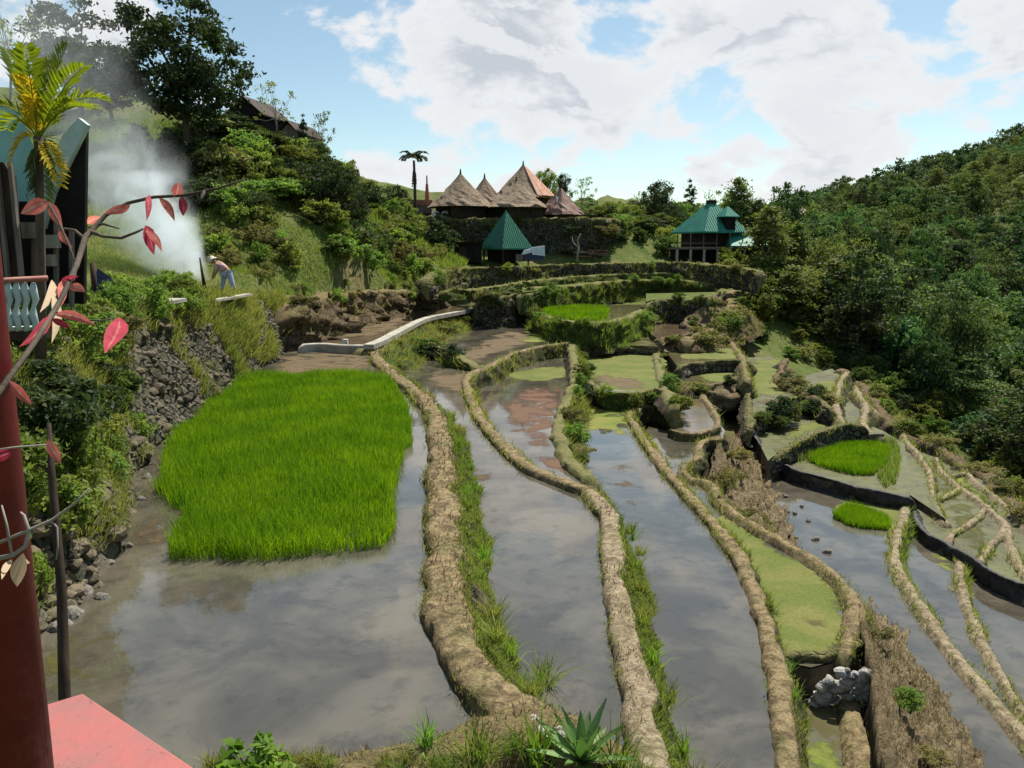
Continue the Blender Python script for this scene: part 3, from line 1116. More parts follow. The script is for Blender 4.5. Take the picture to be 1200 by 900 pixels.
# --- black plastic lined walls
dike('PL1', 'black plastic sheet lining the low wall in front of the small bright rice plot', [(872, 488), (880, 502), (890, 520), (906, 534), (930, 548), (960, 558), (1000, 568), (1045, 577), (1066, 582)],
     [-7.0, -7.25, -7.6, -7.95, -8.05, -8.08, -8.08, -8.1, -8.15], .16, Z5, batter=.1, mat='plastic', amp=.05, name='plastic_sheet', cat='plastic sheet')
dike('PL2', 'black plastic sheet lining the wall at the right edge', [(1060, 582), (1074, 605), (1086, 625), (1112, 637), (1142, 655), (1168, 672), (1200, 684), (1240, 696)],
     [-8.5, -8.6, -8.62, -8.64, -8.64, -8.64, -8.64, -8.64], .16, Z7 - .1, batter=.1, mat='plastic', amp=.05, name='plastic_sheet', cat='plastic sheet')
# --- middle right terraces
dike('AS', 'dark slab wall with a pale rim behind the square algae paddy', [(682, 399), (710, 403), (740, 407), (771, 412)], [-5.1, -5.3, -5.5, -5.68], .22, ZA, batter=.05, mat='dark_wall', amp=.02, name='slab_wall', cat='wall')
dike('AR', 'leafy dike right of the square algae paddy', [(792, 474), (785, 464), (778, 450), (773, 435), (769, 415), (765, 400), (767, 388)], [-5.8, -5.75, -5.75, -5.75, -5.75, -5.5, -5.3], .3, [-6.8, -6.7, -6.6, -6.6, -6.0, -6.0], batter=.2, mat='green_bank', amp=.07, grass=120, gmat='grass_olive')
dike('AN', 'shaded grassy step in front of the square algae paddy', [(681, 436), (690, 446), (703, 454), (722, 459), (745, 459), (768, 455), (790, 462)], -5.75, .3, Z3, batter=.2, mat='green_bank', amp=.08, grass=140, gmat='grass_olive')
dike('PB', 'low muddy rim of the small brown pool', [(786, 503), (800, 507), (820, 506), (842, 497), (836, 480), (827, 468), (820, 455)], -6.5, .2, [-6.85, -6.85, -7.2, -7.4, -7.4], batter=.2, mat='dry', amp=.06, grass=40, gmat='grass_olive')
dike('G1', 'stone faced step in front of the upper algae strip', [(797, 430), (806, 426), (818, 424), (836, 422), (868, 422), (878, 424)], -5.8, .26, -6.45, batter=.15, mat='dark_wall', amp=.05)
dike('G1r', 'pale rim dike curling right of the upper algae strip', [(876, 445), (872, 424), (863, 408), (855, 396), (861, 391), (875, 389)], [-6.1, -5.8, -5.8, -5.75, -5.7, -5.6], .26, -6.95, ingrass=120, batter=.35, mat='dry', amp=.06, grass=70, gmat='grass_olive')
dike('G2', 'crumbled rubble edge below the lower algae strip', [(800, 456), (820, 452), (838, 450), (860, 444), (872, 436)], -6.3, .3, -7.3, batter=.8, mat='rubble', amp=.13)
dike('MB', 'dark stone wall dropping from the algae strip to the pond on the right', [(880, 500), (878, 470), (874, 445), (872, 426)], [-7.0, -6.8, -6.4, -6.0], .25, -7.6, batter=.1, mat='dark_wall', amp=.06)
dike('MF', 'curved pale rim above the dark hollow', [(878, 487), (890, 485), (903, 481), (920, 471), (938, 465), (958, 467), (972, 478)], [-6.95] * 7, .3, -7.65, ingrass=100, batter=.25, mat='dark_wall', amp=.09, grass=50)
dike('MR', 'rounded mud rim right of the green pond', [(958, 466), (945, 461), (930, 457), (917, 450), (911, 440), (917, 431), (920, 420)], [-6.85] * 5 + [-6.7, -6.5], .28, -7.2, batter=.6, mat='rubble', amp=.1, grass=40, gmat='grass_olive')
dike('KF', 'curved stone wall behind the small bright rice plot', [(906, 536), (925, 523), (950, 509), (975, 500), (995, 496), (1012, 499)], [-7.75, -7.5, -7.35, -7.3, -7.3, -7.4], .28, -8.1, ingrass=100, batter=.15, mat='dark_wall', amp=.05, name='stone_wall', cat='stone wall')
dike('N1', 'low pale rim left of the two small brown fields', [(990, 495), (985, 488), (981, 478), (982, 462), (987, 443), (992, 436)], [-7.3, -7.25, -7.15, -7.1, -7.0, -6.9], .26, -7.7, ingrass=120, batter=.5, mat='dry_pale', amp=.05)
dike('N2', 'zigzag mud rim between the two small brown fields', [(1036, 512), (1022, 507), (1012, 492), (1016, 476), (1008, 465), (1004, 455)], [-7.9, -7.75, -7.6, -7.5, -7.4, -7.3], .26, -8.55, ingrass=120, batter=.5, mat='dry_pale', amp=.05)
dike('J1', 'long pale rim running down beside the bright rice plot', [(1108, 612), (1098, 597), (1093, 578), (1091, 558), (1080, 536), (1062, 515), (1053, 498), (1028, 483), (1012, 468), (1003, 452)], [-8.66, -8.62, -8.55, -8.48, -8.4, -8.3, -8.15, -7.95, -7.75, -7.55], .20, -8.95, ingrass=140, batter=.7, mat='dry_pale', amp=.03)
dike('J2', 'outermost rim along the ravine edge', [(1215, 622), (1200, 602), (1172, 572), (1160, 556), (1137, 547), (1112, 531), (1084, 516), (1062, 508), (1040, 490), (1020, 462), (1000, 440), (985, 432)], [-8.62, -8.6, -8.6, -8.58, -8.55, -8.5, -8.4, -8.25, -8.0, -7.6, -7.3, -7.1], .4, [-13, -12.5, -12, -11, -10], ingrass=100, batter=1.1, mat='rubble', amp=.15, grass=50, gmat='grass_olive', ghgt=.3)
dike('J3', 'pale rim through the greenish fields on the right', [(1172, 628), (1178, 614), (1168, 603), (1150, 587), (1132, 575), (1115, 562), (1103, 550), (1097, 536)], [-8.66] * 8, .20, -8.95, ingrass=140, batter=.6, mat='dry_pale', amp=.03)
dike('J4', 'second pale rim through the greenish fields by the ravine', [(1215, 640), (1200, 614), (1180, 592), (1160, 576), (1140, 560), (1127, 546)], [-8.66] * 6, .20, -8.95, ingrass=140, batter=.6, mat='dry_pale', amp=.03)
dike('J5', 'faint low rim near the right edge above the plastic sheet', [(1215, 690), (1192, 655), (1182, 630), (1178, 614)], [-8.68] * 4, .20, -8.95, ingrass=140, batter=.6, mat='dry_pale', amp=.03)
dike('J6', 'short cross rim between two pale rims on the right fields', [(1102, 584), (1112, 579), (1124, 572)], [-8.68] * 3, .18, -8.95, ingrass=140, batter=.6, mat='dry_pale', amp=.03)
dike('J7', 'curving low rim in the middle of the right fields', [(1110, 636), (1120, 622), (1136, 612), (1150, 600), (1158, 592)], [-8.68] * 5, .18, -8.95, ingrass=140, batter=.6, mat='dry_pale', amp=.03)
dike('J8', 'short low rim beside the ravine on the right fields', [(1118, 556), (1134, 553), (1146, 552)], [-8.66] * 3, .18, -8.95, ingrass=140, batter=.6, mat='dry_pale', amp=.03)
dike('J9', 'low rim across the fields above the plastic sheet', [(1150, 656), (1160, 640), (1172, 626)], [-8.68] * 3, .18, -8.95, ingrass=140, batter=.6, mat='dry_pale', amp=.03)
# --- upper terraces
dike('WL', 'concrete edge of the water channel behind the rice seedlings', [(356, 403), (375, 402), (405, 404), (437, 404)], -4.12, .35, -4.6, batter=.05, inb=.1, mat='concrete', amp=.012, name='channel_edge', cat='channel edge')
dike('WB', 'weedy green bank falling from the concrete walkway', [(432, 409), (447, 400), (470, 387), (500, 373), (530, 367), (556, 362), (567, 353), (569, 346)], -4.25, .8, Z2, batter=1.5, mat='green_bank', amp=.16, grass=150, gmat='grass_olive', ghgt=.22, nface=12)
dike('LR', 'grassy ridge with a dark hollow beside the upper pool', [(478, 400), (490, 396), (512, 404), (540, 419), (564, 429)], [-4.65, -4.6, -4.65, -4.75, -5.0], .45, Z2, batter=.2, mat='green_bank', amp=.12, grass=120, gmat='grass_olive', ghgt=.2)
dike('BB', 'crumbling brown earth bank above the water channel', [(326, 370), (345, 355), (372, 347), (420, 341), (470, 341), (500, 344), (522, 348)], [-2.95, -2.44, -2.3, -2.44, -2.77, -3.2, -3.63], .8, -4.35, batter=.55, inlow=-3.6, mat='brown_bank', amp=.24, nface=14, name='earth_bank', cat='bank', grass=16, gmat='grass_olive', ghgt=.25)
dike('CW', 'dark stone wall at the head of the upper pool', [(562, 351), (590, 348), (634, 341)], [-3.3, -3.2, -3.0], .5, Z2, batter=.3, mat='dark_wall', amp=.25, grass=40, gmat='grass_olive', ghgt=.22, name='stone_wall', cat='stone wall')
dike('C', 'long grassy terrace wall below the village, two steps down', [(612, 345), (640, 340), (665, 335), (700, 331), (745, 328), (795, 328), (836, 332)], [-3.0, -2.85, -2.75, -2.65, -2.6, -2.6, -2.8], .5, [-4.2, -4.2, -4.2, -4.2, -4.4, -4.6], batter=.3, mat='green_bank', amp=.13, grass=120, gmat='grass', ghgt=.25)
dike('B', 'bushy green bank in front of the narrow bright rice strip', [(628, 366), (645, 372), (670, 377), (700, 378), (728, 373), (750, 364), (760, 357)], [-4.05, -4.03, -4.0, -4.0, -4.0, -3.95, -3.9], .5, -5.45, batter=.35, mat='green_bank', amp=.14, grass=170, gmat='grass', ghgt=.25)
dike('E1', 'small shadowed terrace wall with a grassy lip on the right', [(757, 356), (768, 352), (790, 350), (816, 351), (832, 346)], [-3.6, -3.5, -3.45, -3.4, -3.2], .5, -5.0, batter=.12, mat='dark_wall', amp=.1, grass=60, ghgt=.2)
dike('E2', 'winding pale rim on the brown steps at the far right', [(770, 396), (785, 394), (805, 391), (811, 385), (803, 375), (820, 362), (838, 346)], [-5.1, -5.1, -5.0, -4.9, -4.6, -4.0, -3.3], .22, [-5.9, -5.9, -5.7, -5.2, -4.2], batter=.7, mat='rubble', amp=.16, grass=22, gmat='grass_olive')
dike('E3', 'crumbling brown slope at the far right end of the terraces', [(806, 398), (830, 385), (850, 372), (860, 355), (856, 340)], [-5.2, -4.9, -4.6, -4.0, -3.4], .8, [-6.0, -6, -6, -6], batter=.9, mat='brown_bank', amp=.15, grass=60, gmat='grass_olive', ghgt=.2)
dike('DT', 'topmost long terrace wall with a grassy lip below the green pyramid hut', [(498, 326), (512, 319), (545, 314), (600, 312), (660, 310), (720, 308), (785, 307), (838, 310), (868, 313), (890, 318)], [-1.75, -1.6, -1.5, -1.42, -1.35, -1.2, -1.15, -1.25, -1.4, -1.6], .7, -2.95, ingrass=60, batter=.14, mat='dark_wall', amp=.14, grass=60, gmat='grass_olive', ghgt=.25, topgrass=0)
dike('D2nd', 'low grassy step between the topmost wall and the pale channel', [(520, 341), (560, 338), (600, 332), (640, 327), (700, 322), (760, 320), (835, 321)], [-2.7, -2.65, -2.5, -2.35, -2.2, -2.15, -2.2], .4, -3.1, ingrass=80, batter=.5, mat='green_bank', amp=.12, grass=60, gmat='grass_olive', ghgt=.22)


def dk(key, a=None, b=None, rev=False):
    p = DIKES[key]
    n = len(p)
    p = p[int((a or 0) * n):int((b or 1) * n) or n]
    return p[::-1] if rev else p


def paddy(z, items, mat='water', label=None, name='water', skirt=2.5):
    pts = []
    for it in items:
        if isinstance(it, np.ndarray):
            pts += [(p[0], p[1]) for p in it]
        else:
            p = P(it[0], it[1], z)
            pts.append((p[0], p[1]))
    n = len(pts)
    vo, _, fo, _, _, _ = delaunay_2d_cdt([Vector(p) for p in pts], [], [list(range(n))], 1, 1e-4)
    mb = MB()
    mb.add([(p[0], p[1], z) for p in vo], [])
    nt = 0
    for f in fo:
        a, b, c = (vo[i] for i in f[:3])
        up = (b[0] - a[0]) * (c[1] - a[1]) - (b[1] - a[1]) * (c[0] - a[0]) > 0
        mb.f.append(list(f) if up else list(f)[::-1])
        nt += 1
    mb.add([(x, y, z - .03) for x, y in pts] + [(x, y, z - skirt) for x, y in pts], [(i, n + i, n + (i + 1) % n, (i + 1) % n) for i in range(n)])
    me = bpy.data.meshes.new(name)
    me.from_pydata(mb.v, [], mb.f)
    me.polygons.foreach_set('material_index', np.array([0] * nt + [1] * n, np.int32))
    me.update()
    me.materials.append(M[mat])
    me.materials.append(M['mud_skirt'])
    # the sheet must face up
    o = link(name, me)
    tag(o, kind='structure')
    return pts


PADS = []


def pad(z, items, mat='water', **kw):
    PADS.append((z, paddy(z, items, mat, **kw)))


pad(Z1, [dk('D1'), (437, 404), (400, 401), (350, 400), (300, 405), (240, 450), (150, 520), (60, 620), (-60, 760), (-120, 900), (60, 960), (300, 925), (450, 897), (560, 868)])
pad(Z2, [dk('D2a'), dk('D2b', .04), (672, 392), (655, 382), (620, 381), (565, 382), (480, 395), (437, 410), dk('D1', 0, 1, True), (640, 870), (700, 910), (740, 960)])
pad(Z3A, [(700, 574), dk('D2c', 0.05, .7), (676, 418), (640, 415), (590, 432), (545, 440), (540, 460), (560, 500), (600, 540), (650, 565)])
pad(ZA, [dk('AN'), dk('AR', .25), (765, 408), (735, 400), (685, 396), (668, 405), (670, 425)], 'water_green')
pad(Z3, [dk('D3'), (795, 465), (770, 450), (700, 448), (680, 450), (678, 480), (672, 520), (690, 560), (715, 585), (700, 640), (705, 700), (720, 760), (735, 830), (750, 900), (760, 960)])
pad(Z4, [dk('D4'), (850, 505), (842, 494), (815, 500), (780, 505), (760, 500), dk('D3', .12, .85, True), (918, 775), (950, 782), (990, 772)], 'water')
pad(Z4B, [(1062, 960), (1030, 860), (1020, 800), (1010, 770), (960, 768), (912, 765), (905, 800), (912, 850), (915, 960)], 'water_green')
pad(Z5, [dk('D5'), dk('PL1', .45, .98, True), (905, 530), (900, 560), (905, 600), (930, 640), (970, 680), (990, 720), (1020, 780), (1060, 850), (1100, 900), (1150, 960)])
pad(Z6, [dk('D6'), (1095, 625), (1070, 598), (1055, 600), (1045, 640), (1060, 690), (1110, 760), (1160, 820), (1225, 890)])
pad(Z7, [(1118, 640), (1160, 660), (1200, 680), (1280, 700), (1280, 900), (1240, 900), (1180, 805), (1140, 735), (1118, 690)])
pad(-6.65, [dk('PB'), (800, 445), (790, 450), (783, 480)], 'water_brown')
pad(-5.95, [dk('G1'), dk('G1r', .25), (850, 390), (815, 386), (790, 396), (783, 415)], 'water_green')
pad(-6.45, [dk('G2'), (873, 424), (840, 419), (800, 424), (790, 440)], 'water_green')
pad(-7.0, [dk('MF', 0, .8), dk('MR'), (905, 418), (876, 419), (872, 440), (876, 470)], 'swamp')
pad(-7.7, [dk('KF'), (1000, 486), (975, 478), (930, 466), (880, 470), (880, 500), (900, 540)], 'swamp')
pad(-7.35, [dk('N1'), (975, 432), (945, 440), (940, 455), (965, 465), (975, 480), (985, 495)], 'swamp')
pad(-7.75, [dk('N2'), (995, 440), (982, 436), (975, 470), (985, 498), (1010, 510)], 'swamp')
pad(-8.15, [dk('PL1', .3), (1066, 560), (1060, 520), (1035, 505), (1000, 490), (940, 500), (905, 525)], 'swamp')
pad(-8.55, [dk('J1', 0, .8), (1015, 474), (1014, 495), (1036, 515), (1048, 548), (1062, 577)], 'swamp', skirt=.25)
pad(-8.8, [dk('PL2'), (1290, 700), (1290, 640), dk('J2', 0, .78), dk('J1', 0, .7, True), (1085, 600)], 'swamp', skirt=.5)
pad(-4.28, [(352, 403), (437, 405), dk('WB', .1, .93), (545, 357), (520, 358), (480, 364), (430, 373), (385, 384), (350, 396)], 'water_brown')
pad(-4.12, [dk('B'), (758, 357), (700, 357), (640, 357), (612, 361)], 'water_green')
pad(-5.4, [dk('AS'), dk('AR', .8), (775, 388), (755, 392), (700, 394), (660, 394), (668, 398)], 'water_green')
pad(-5.1, [dk('E2', 0, .65), (812, 376), (775, 376), (757, 379), (763, 392)], 'water_brown')
pad(-2.85, [dk('C'), (845, 329), (700, 328), (612, 335)], 'ground', skirt=.35)
pad(-3.4, [dk('CW'), (640, 343), (600, 342), (545, 345), (560, 351)], 'ground', skirt=.35)
pad(-3.45, [dk('E1'), (845, 342), (757, 344)], 'ground', skirt=.3)

# ------------------------------------------------------------------ the land around
CTRL = []


def cp(u, v, y):
    p = PD(u, v, y)
    CTRL.append(tuple(p))


for z, poly in PADS:
    a = np.array(poly)
    c = a.mean(0)
    CTRL.append((c[0], c[1], z - 1.8))
    for k in range(0, len(a), max(1, len(a) // 9)):
        q = c + (a[k] - c) * .75
        CTRL.append((q[0], q[1], z - 1.6))
for u, v, y in [(0, 400, 11), (60, 390, 13), (110, 372, 16), (170, 362, 20), (230, 356, 25), (285, 347, 30), (-300, 420, 11), (-300, 360, 20), (-100, 380, 16), (60, 350, 22), (150, 345, 28), (250, 335, 33), (200, 325, 36),
                (320, 322, 37), (200, 230, 46), (150, 172, 52), (290, 270, 44), (380, 268, 48), (330, 215, 55), (430, 305, 56), (450, 325, 52), (380, 325, 44), (480, 322, 62),
                (300, 152, 64), (395, 222, 62), (470, 262, 72), (500, 285, 76), (520, 305, 72), (30, 120, 62), (110, 120, 64), (220, 125, 66), (-200, 130, 66), (-400, 200, 50), (-500, 330, 25), (-200, 100, 90), (100, 110, 95), (250, 135, 95), (380, 190, 95),
                (450, 262, 90), (480, 254, 90), (560, 257, 91), (640, 257, 92), (700, 258, 92), (600, 303, 84), (540, 303, 80), (680, 303, 84), (760, 300, 86), (760, 268, 100), (840, 306, 84), (895, 306, 84), (920, 290, 96), (600, 258, 140), (750, 270, 150), (900, 276, 150),
                (450, 240, 140), (865, 338, 72), (890, 345, 74), (920, 320, 82), (960, 360, 78), (1000, 425, 66), (1060, 480, 58), (1110, 520, 54), (1160, 560, 50), (1190, 585, 47), (1260, 660, 40), (1400, 760, 33),
                (1000, 340, 98), (1100, 420, 84), (1150, 480, 72), (1210, 500, 66), (1300, 560, 56), (1500, 650, 48), (1100, 350, 104), (1200, 380, 104), (1300, 400, 100), (1000, 296, 135), (1080, 274, 150), (1200, 205, 165), (1330, 160, 175), (1500, 140, 180), (1500, 330, 110),
                (970, 284, 160), (1060, 258, 200), (1200, 172, 230), (1500, 80, 260)]:
    cp(u, v, y)
CTRL += [(0, -30, -7), (-30, -30, -3), (30, -30, -12), (5, 0, -8), (-8, 0, -3.5), (-15, 0, -2), (20, 0, -14), (10, 5, -10), (0, 300, 6), (-150, 300, 20), (150, 330, 14), (0, 1500, 30), (-1500, 1500, 60), (1500, 1500, 60), (-1500, 0, 60), (1500, 0, 60),
         (-1500, -1000, 0), (1500, -1000, 0), (0, -1000, -20), (300, 100, 70), (-200, 50, 40)]
WB_ = [P(u, v, Z1) for u, v in [(-40, 880), (20, 800), (62, 738), (92, 702), (130, 672), (158, 640), (160, 560), (200, 510), (240, 482), (275, 456), (310, 431), (342, 408), (372, 399)]]
PADS.append((Z1, [(q[0] + .3, q[1]) for q in WB_] + [(q[0] - 1.5, q[1]) for q in WB_[::-1]]))
CA = np.array(CTRL)
_n = len(CA)
_d = np.linalg.norm(CA[:, None, :2] - CA[None, :, :2], axis=2)
_A = np.zeros((_n + 1, _n + 1))
_A[:_n, :_n] = -_d + np.eye(_n) * .4
_A[:_n, _n] = 1
_A[_n, :_n] = 1
_W = np.linalg.solve(_A, np.concatenate([CA[:, 2], [0]]))
HULL = [tuple(P(u, v, z)[:2]) for u, v, z in [(560, 348, -3.3), (500, 372, -4.2), (437, 404, -4.2), (355, 404, -4.5), (60, 700, -4.5), (0, 1100, -4.5), (900, 1300, -6), (1300, 1100, -9), (1300, 690, -9.5), (1200, 600, -9.5), (1060, 508, -8.2), (985, 434, -7.1), (905, 415, -6.6), (860, 385, -5.6), (850, 340, -3.3), (838, 325, -2.2), (700, 322, -2.2), (560, 336, -2.6)]]


PV = np.concatenate([np.concatenate([np.array(p)[::4], np.full((len(np.array(p)[::4]), 1), z)], 1) for z, p in PADS])


def ground_z(x, y):
    x = np.atleast_1d(np.asarray(x, float))
    y = np.atleast_1d(np.asarray(y, float))
    out = np.empty(len(x))
    for s in range(0, len(x), 20000):
        q = np.stack([x[s:s + 20000], y[s:s + 20000]], 1)
        d = np.linalg.norm(q[:, None] - CA[None, :, :2], axis=2)
        out[s:s + 20000] = -d @ _W[:_n] + _W[_n]
    ins = inside(HULL, x, y)
    dist = np.hypot(x, y)
    amp = np.where(ins, 0, np.clip((y - 12) / 30, .12, 1) * np.clip(dist / 90, .5, 5))
    q = np.stack([x, y, np.zeros(len(x))], 1)
    out = out + amp * .55 * fbm(q * .16, 3) + amp * .16 * fbm(q * .7 + 40, 2)
    for z, poly in PADS:
        pa = np.array(poly)
        m0 = (x > pa[:, 0].min()) & (x < pa[:, 0].max()) & (y > pa[:, 1].min()) & (y < pa[:, 1].max())
        k = np.where(m0)[0]
        if len(k):
            k = k[inside(poly, x[k], y[k])]
            out[k] = np.minimum(out[k], z - 1.0)
    k = np.where(ins)[0]
    if len(k):
        d = np.linalg.norm(np.stack([x[k], y[k]], 1)[:, None] - PV[None, :, :2], axis=2)
        near = np.min(np.where(d < 1.5, PV[None, :, 2], 99.), axis=1)
        nn = PV[np.argmin(d, axis=1), 2]
        out[k] = np.minimum(out[k], np.minimum(near, nn) - .9)
    # distant ridges
    for (cx, cy, sx, sy, hh) in ((75, 760, 60, 120, 14), (190, 900, 160, 150, 12)):
        out = out + hh * np.exp(-((x - cx) / sx) ** 2 - ((y - cy) / sy) ** 2)
    return out


def gz(x, y):
    i = min(max(int(np.searchsorted(gx, x)) - 1, 0), nx - 2)
    j = min(max(int(np.searchsorted(gy, y)) - 1, 0), ny - 2)
    a, c = (x - gx[i]) / (gx[i + 1] - gx[i]), (y - gy[j]) / (gy[j + 1] - gy[j])
    g = GZ.reshape(ny, nx)
    return float((g[j, i] * (1 - a) + g[j, i + 1] * a) * (1 - c) + (g[j + 1, i] * (1 - a) + g[j + 1, i + 1] * a) * c)


def axis(lo, hi, a, b, step, grow=1.13):
    v = list(np.arange(a, b, step))
    s, p = step, v[-1]
    while p < hi:
        s *= grow
        p += s
        v.append(p)
    s, p = step, v[0]
    while p > lo:
        s *= grow
        p -= s
        v.insert(0, p)
    return np.array(v)


gx = axis(-1500, 1500, -55, 75, .8)
gy = axis(-900, 3500, -4, 130, .8)
GX, GY = np.meshgrid(gx, gy)
GZ = ground_z(GX.ravel(), GY.ravel())
nx, ny = len(gx), len(gy)
ii = (np.arange(ny - 1)[:, None] * nx + np.arange(nx - 1)[None]).ravel()
g_me = mesh_np('ground', np.stack([GX.ravel(), GY.ravel(), GZ], 1), [np.stack([ii, ii + 1, ii + nx + 1, ii + nx], 1)], M['ground'], True)
tag(link('ground', g_me), kind='structure')



def hit(u, v, lo=8, hi=400):
    """where the sight line of a pixel of the photograph meets the land"""
    d = ray(u, v)
    ys = np.geomspace(lo, hi, 900)
    p = d[None] * (ys / d[1])[:, None]
    below = p[:, 2] < ground_z(p[:, 0], p[:, 1])
    k = np.argmax(below) if below.any() else len(ys) - 1
    return p[k]


PERSON = hit(267, 346)


class TuftKind:
    def __init__(self, seed, mat, n=90, h=.4, r=.16):
        rng = np.random.default_rng(seed)
        q = rng.normal(size=(n, 2)) * r * .5
        pts = np.concatenate([q, np.zeros((n, 1)) - .02], 1)
        V, Fs = blades(pts, h, h * .06, 1.0, rng, np.concatenate([q / r * .5, np.zeros((n, 1))], 1), 2, .5)
        self.me = mesh_np('tuft', V, Fs, M[mat], smooth=False)
        self.h = h

    def place(self, loc, h, label, group, name='weed', cat='weed'):
        o = link(name, self.me, None, tuple(loc))
        s = h / self.h
        o.scale = (s, s, s)
        o.rotation_euler = (0, 0, random.random() * 6.28)
        return tag(o, label, cat, group)


TU = [TuftKind(51, 'grass'), TuftKind(52, 'grass_fresh' if 'grass_fresh' in M else 'grass', 60), TuftKind(53, 'grass_olive', 110)]


# ------------------------------------------------------------------ stone wall left of the rice
def left_wall():
    base_px = [(-200, 1100), (-40, 880), (20, 800), (62, 738), (92, 702), (130, 672), (158, 640), (152, 600), (160, 560), (200, 510), (240, 482), (275, 456), (310, 431), (342, 408), (372, 399)]
    B = smooth_path([P(u, v, Z1) for u, v in base_px], near=.012, lo=.14, hi=.3)
    n = len(B)
    t = np.gradient(B[:, :2], axis=0)
    for _ in range(12):
        t[1:-1] = (t[:-2] + 2 * t[1:-1] + t[2:]) / 4
    t /= np.linalg.norm(t, axis=1)[:, None]
    left = np.stack([-t[:, 1], t[:, 0]], 1)
    topz = np.interp(B[:, 1], [4, 10, 16, 25, 31, 37], [-1.75, -1.6, -1.5, -1.65, -1.8, -2.3])
    wid = np.interp(B[:, 1], [4, 10, 16, 25, 31, 37], [1.6, 1.5, 1.4, 1.2, 1.1, 1.0])
    rows, side = [], []
    K = 26
    for k in range(K + 1):
        f = k / K
        o = wid * f ** 1.25
        z = (Z1 - .25) * (1 - f) + topz * f
        rows.append(np.stack([B[:, 0] + left[:, 0] * o, B[:, 1] + left[:, 1] * o, z], 1))
        side.append(np.full(n, 1 - f ** 3))
    for e, dz in ((.3, .08), (.8, .1), (1.6, .05), (3.0, -.3), (4.5, -1.2)):
        o = wid + e
        rows.append(np.stack([B[:, 0] + left[:, 0] * o, B[:, 1] + left[:, 1] * o, topz + dz], 1))
        side.append(np.zeros(n))
    G = np.array(rows)
    V = G.reshape(-1, 3)
    nn = fbm(V * 1.2, 3) * .22 + fbm(V * 4, 2) * .09
    l3 = np.tile(left, (len(rows), 1))
    V[:, 0] -= l3[:, 0] * nn
    V[:, 1] -= l3[:, 1] * nn
    V[:, 2] += fbm(V * .9 + 7, 3) * .1
    m = len(rows)
    i = (np.arange(m - 1)[:, None] * n + np.arange(n - 1)[None]).ravel()
    o = link('stone_wall', mesh_np('stone_wall', V, [np.stack([i, i + 1, i + n + 1, i + n], 1)], M['dark_wall'], True, attr={'side': np.concatenate(side)}))
    tag(o, 'tall rough stone and earth wall overgrown with weeds left of the rice seedlings', 'stone wall')
    G = V.reshape(m, n, 3)
    rng = np.random.default_rng(4)
    # stones of the wall
    bm = bmesh.new()
    bmesh.ops.create_icosphere(bm, subdivisions=2, radius=1)
    sv = np.array([v.co[:] for v in bm.verts])
    sf = np.array([[v.index for v in f.verts] for f in bm.faces])
    bm.free()
    VV, FF, nb = [], [], 0
    for q in range(2600):
        c = rng.integers(2, n - 2)
        r = int(rng.integers(1, K))
        p = G[r, c]
        if p[1] < 7 or (p[1] < 15 and r > 15):
            continue
        s = np.clip(rng.lognormal(-2.75, .45), .03, .19)
        pert = 1 + .28 * vnoise(sv * 1.4 + rng.random(3) * 90)
        a = sv * pert[:, None] * s * np.array((1.3, 1.0, .75))
        th = rng.random() * 6.28
        a = np.stack([a[:, 0] * math.cos(th) - a[:, 1] * math.sin(th), a[:, 0] * math.sin(th) + a[:, 1] * math.cos(th), a[:, 2]], 1)
        VV.append(a + p + np.array((left[c, 0], left[c, 1], 0)) * s * .35)
        FF.append(sf + nb)
        nb += len(sv)
    link('stones', mesh_np('stones', np.concatenate(VV), [np.concatenate(FF)], M['wall_stone'], False), o)
    # weeds on it
    rr = rng.integers(4, m - 2, 70000)
    cc = rng.integers(0, n - 1, 70000)
    p = G[rr, cc] + rng.normal(size=(70000, 3)) * np.array((.1, .1, .03))
    ok = (fbm(p * .7 + 3, 3) + rr / K * 1.0 - (p[:, 1] - 10) * .022 > .12) & (p[:, 1] > 6)
    p = p[ok]
    sz = np.clip(p[:, 1] / 16, .8, 2)
    b3 = np.concatenate([-left[cc[ok]] * .5, np.zeros((len(p), 1))], 1)
    Vb, Fb = blades(p, .15 * sz, .022 * sz, .8, rng, b3, 2, .6)
    link('grass', mesh_np('grass', Vb, Fb, M['grass_olive'], False), o)['kind'] = 'stuff'
    # shrubs rooted on the wall
    for q in range(58):
        near = q < 44
        for _ in range(200):
            c = rng.integers(0, n)
            y = B[c, 1]
            if (7.5 < y < 18) if near else (18 < y < 34):
                break
        r = int(rng.integers(5, K + 3)) if near else int(rng.integers(K - 3, K + 4))
        h = rng.uniform(.45, 1.0)
        if near and r < 15:
            h *= .8
        k = ['a', 'e', 'd', 'e', 'a', 'd'][q % 6] if near else ['e', 'a', 'c'][q % 3]
        SK[k].place(G[r, c] - np.array((0, 0, .1)), h, h * rng.uniform(1.1, 1.6), 'small leafy shrub rooted in the rough wall left of the rice', 'shrubs on the left wall')
    return o


M['wall_stone'] = plain('wall_stone', (.15, .122, .08), (.045, .038, .024), 2.6, .9, .03, co='w')
left_wall()


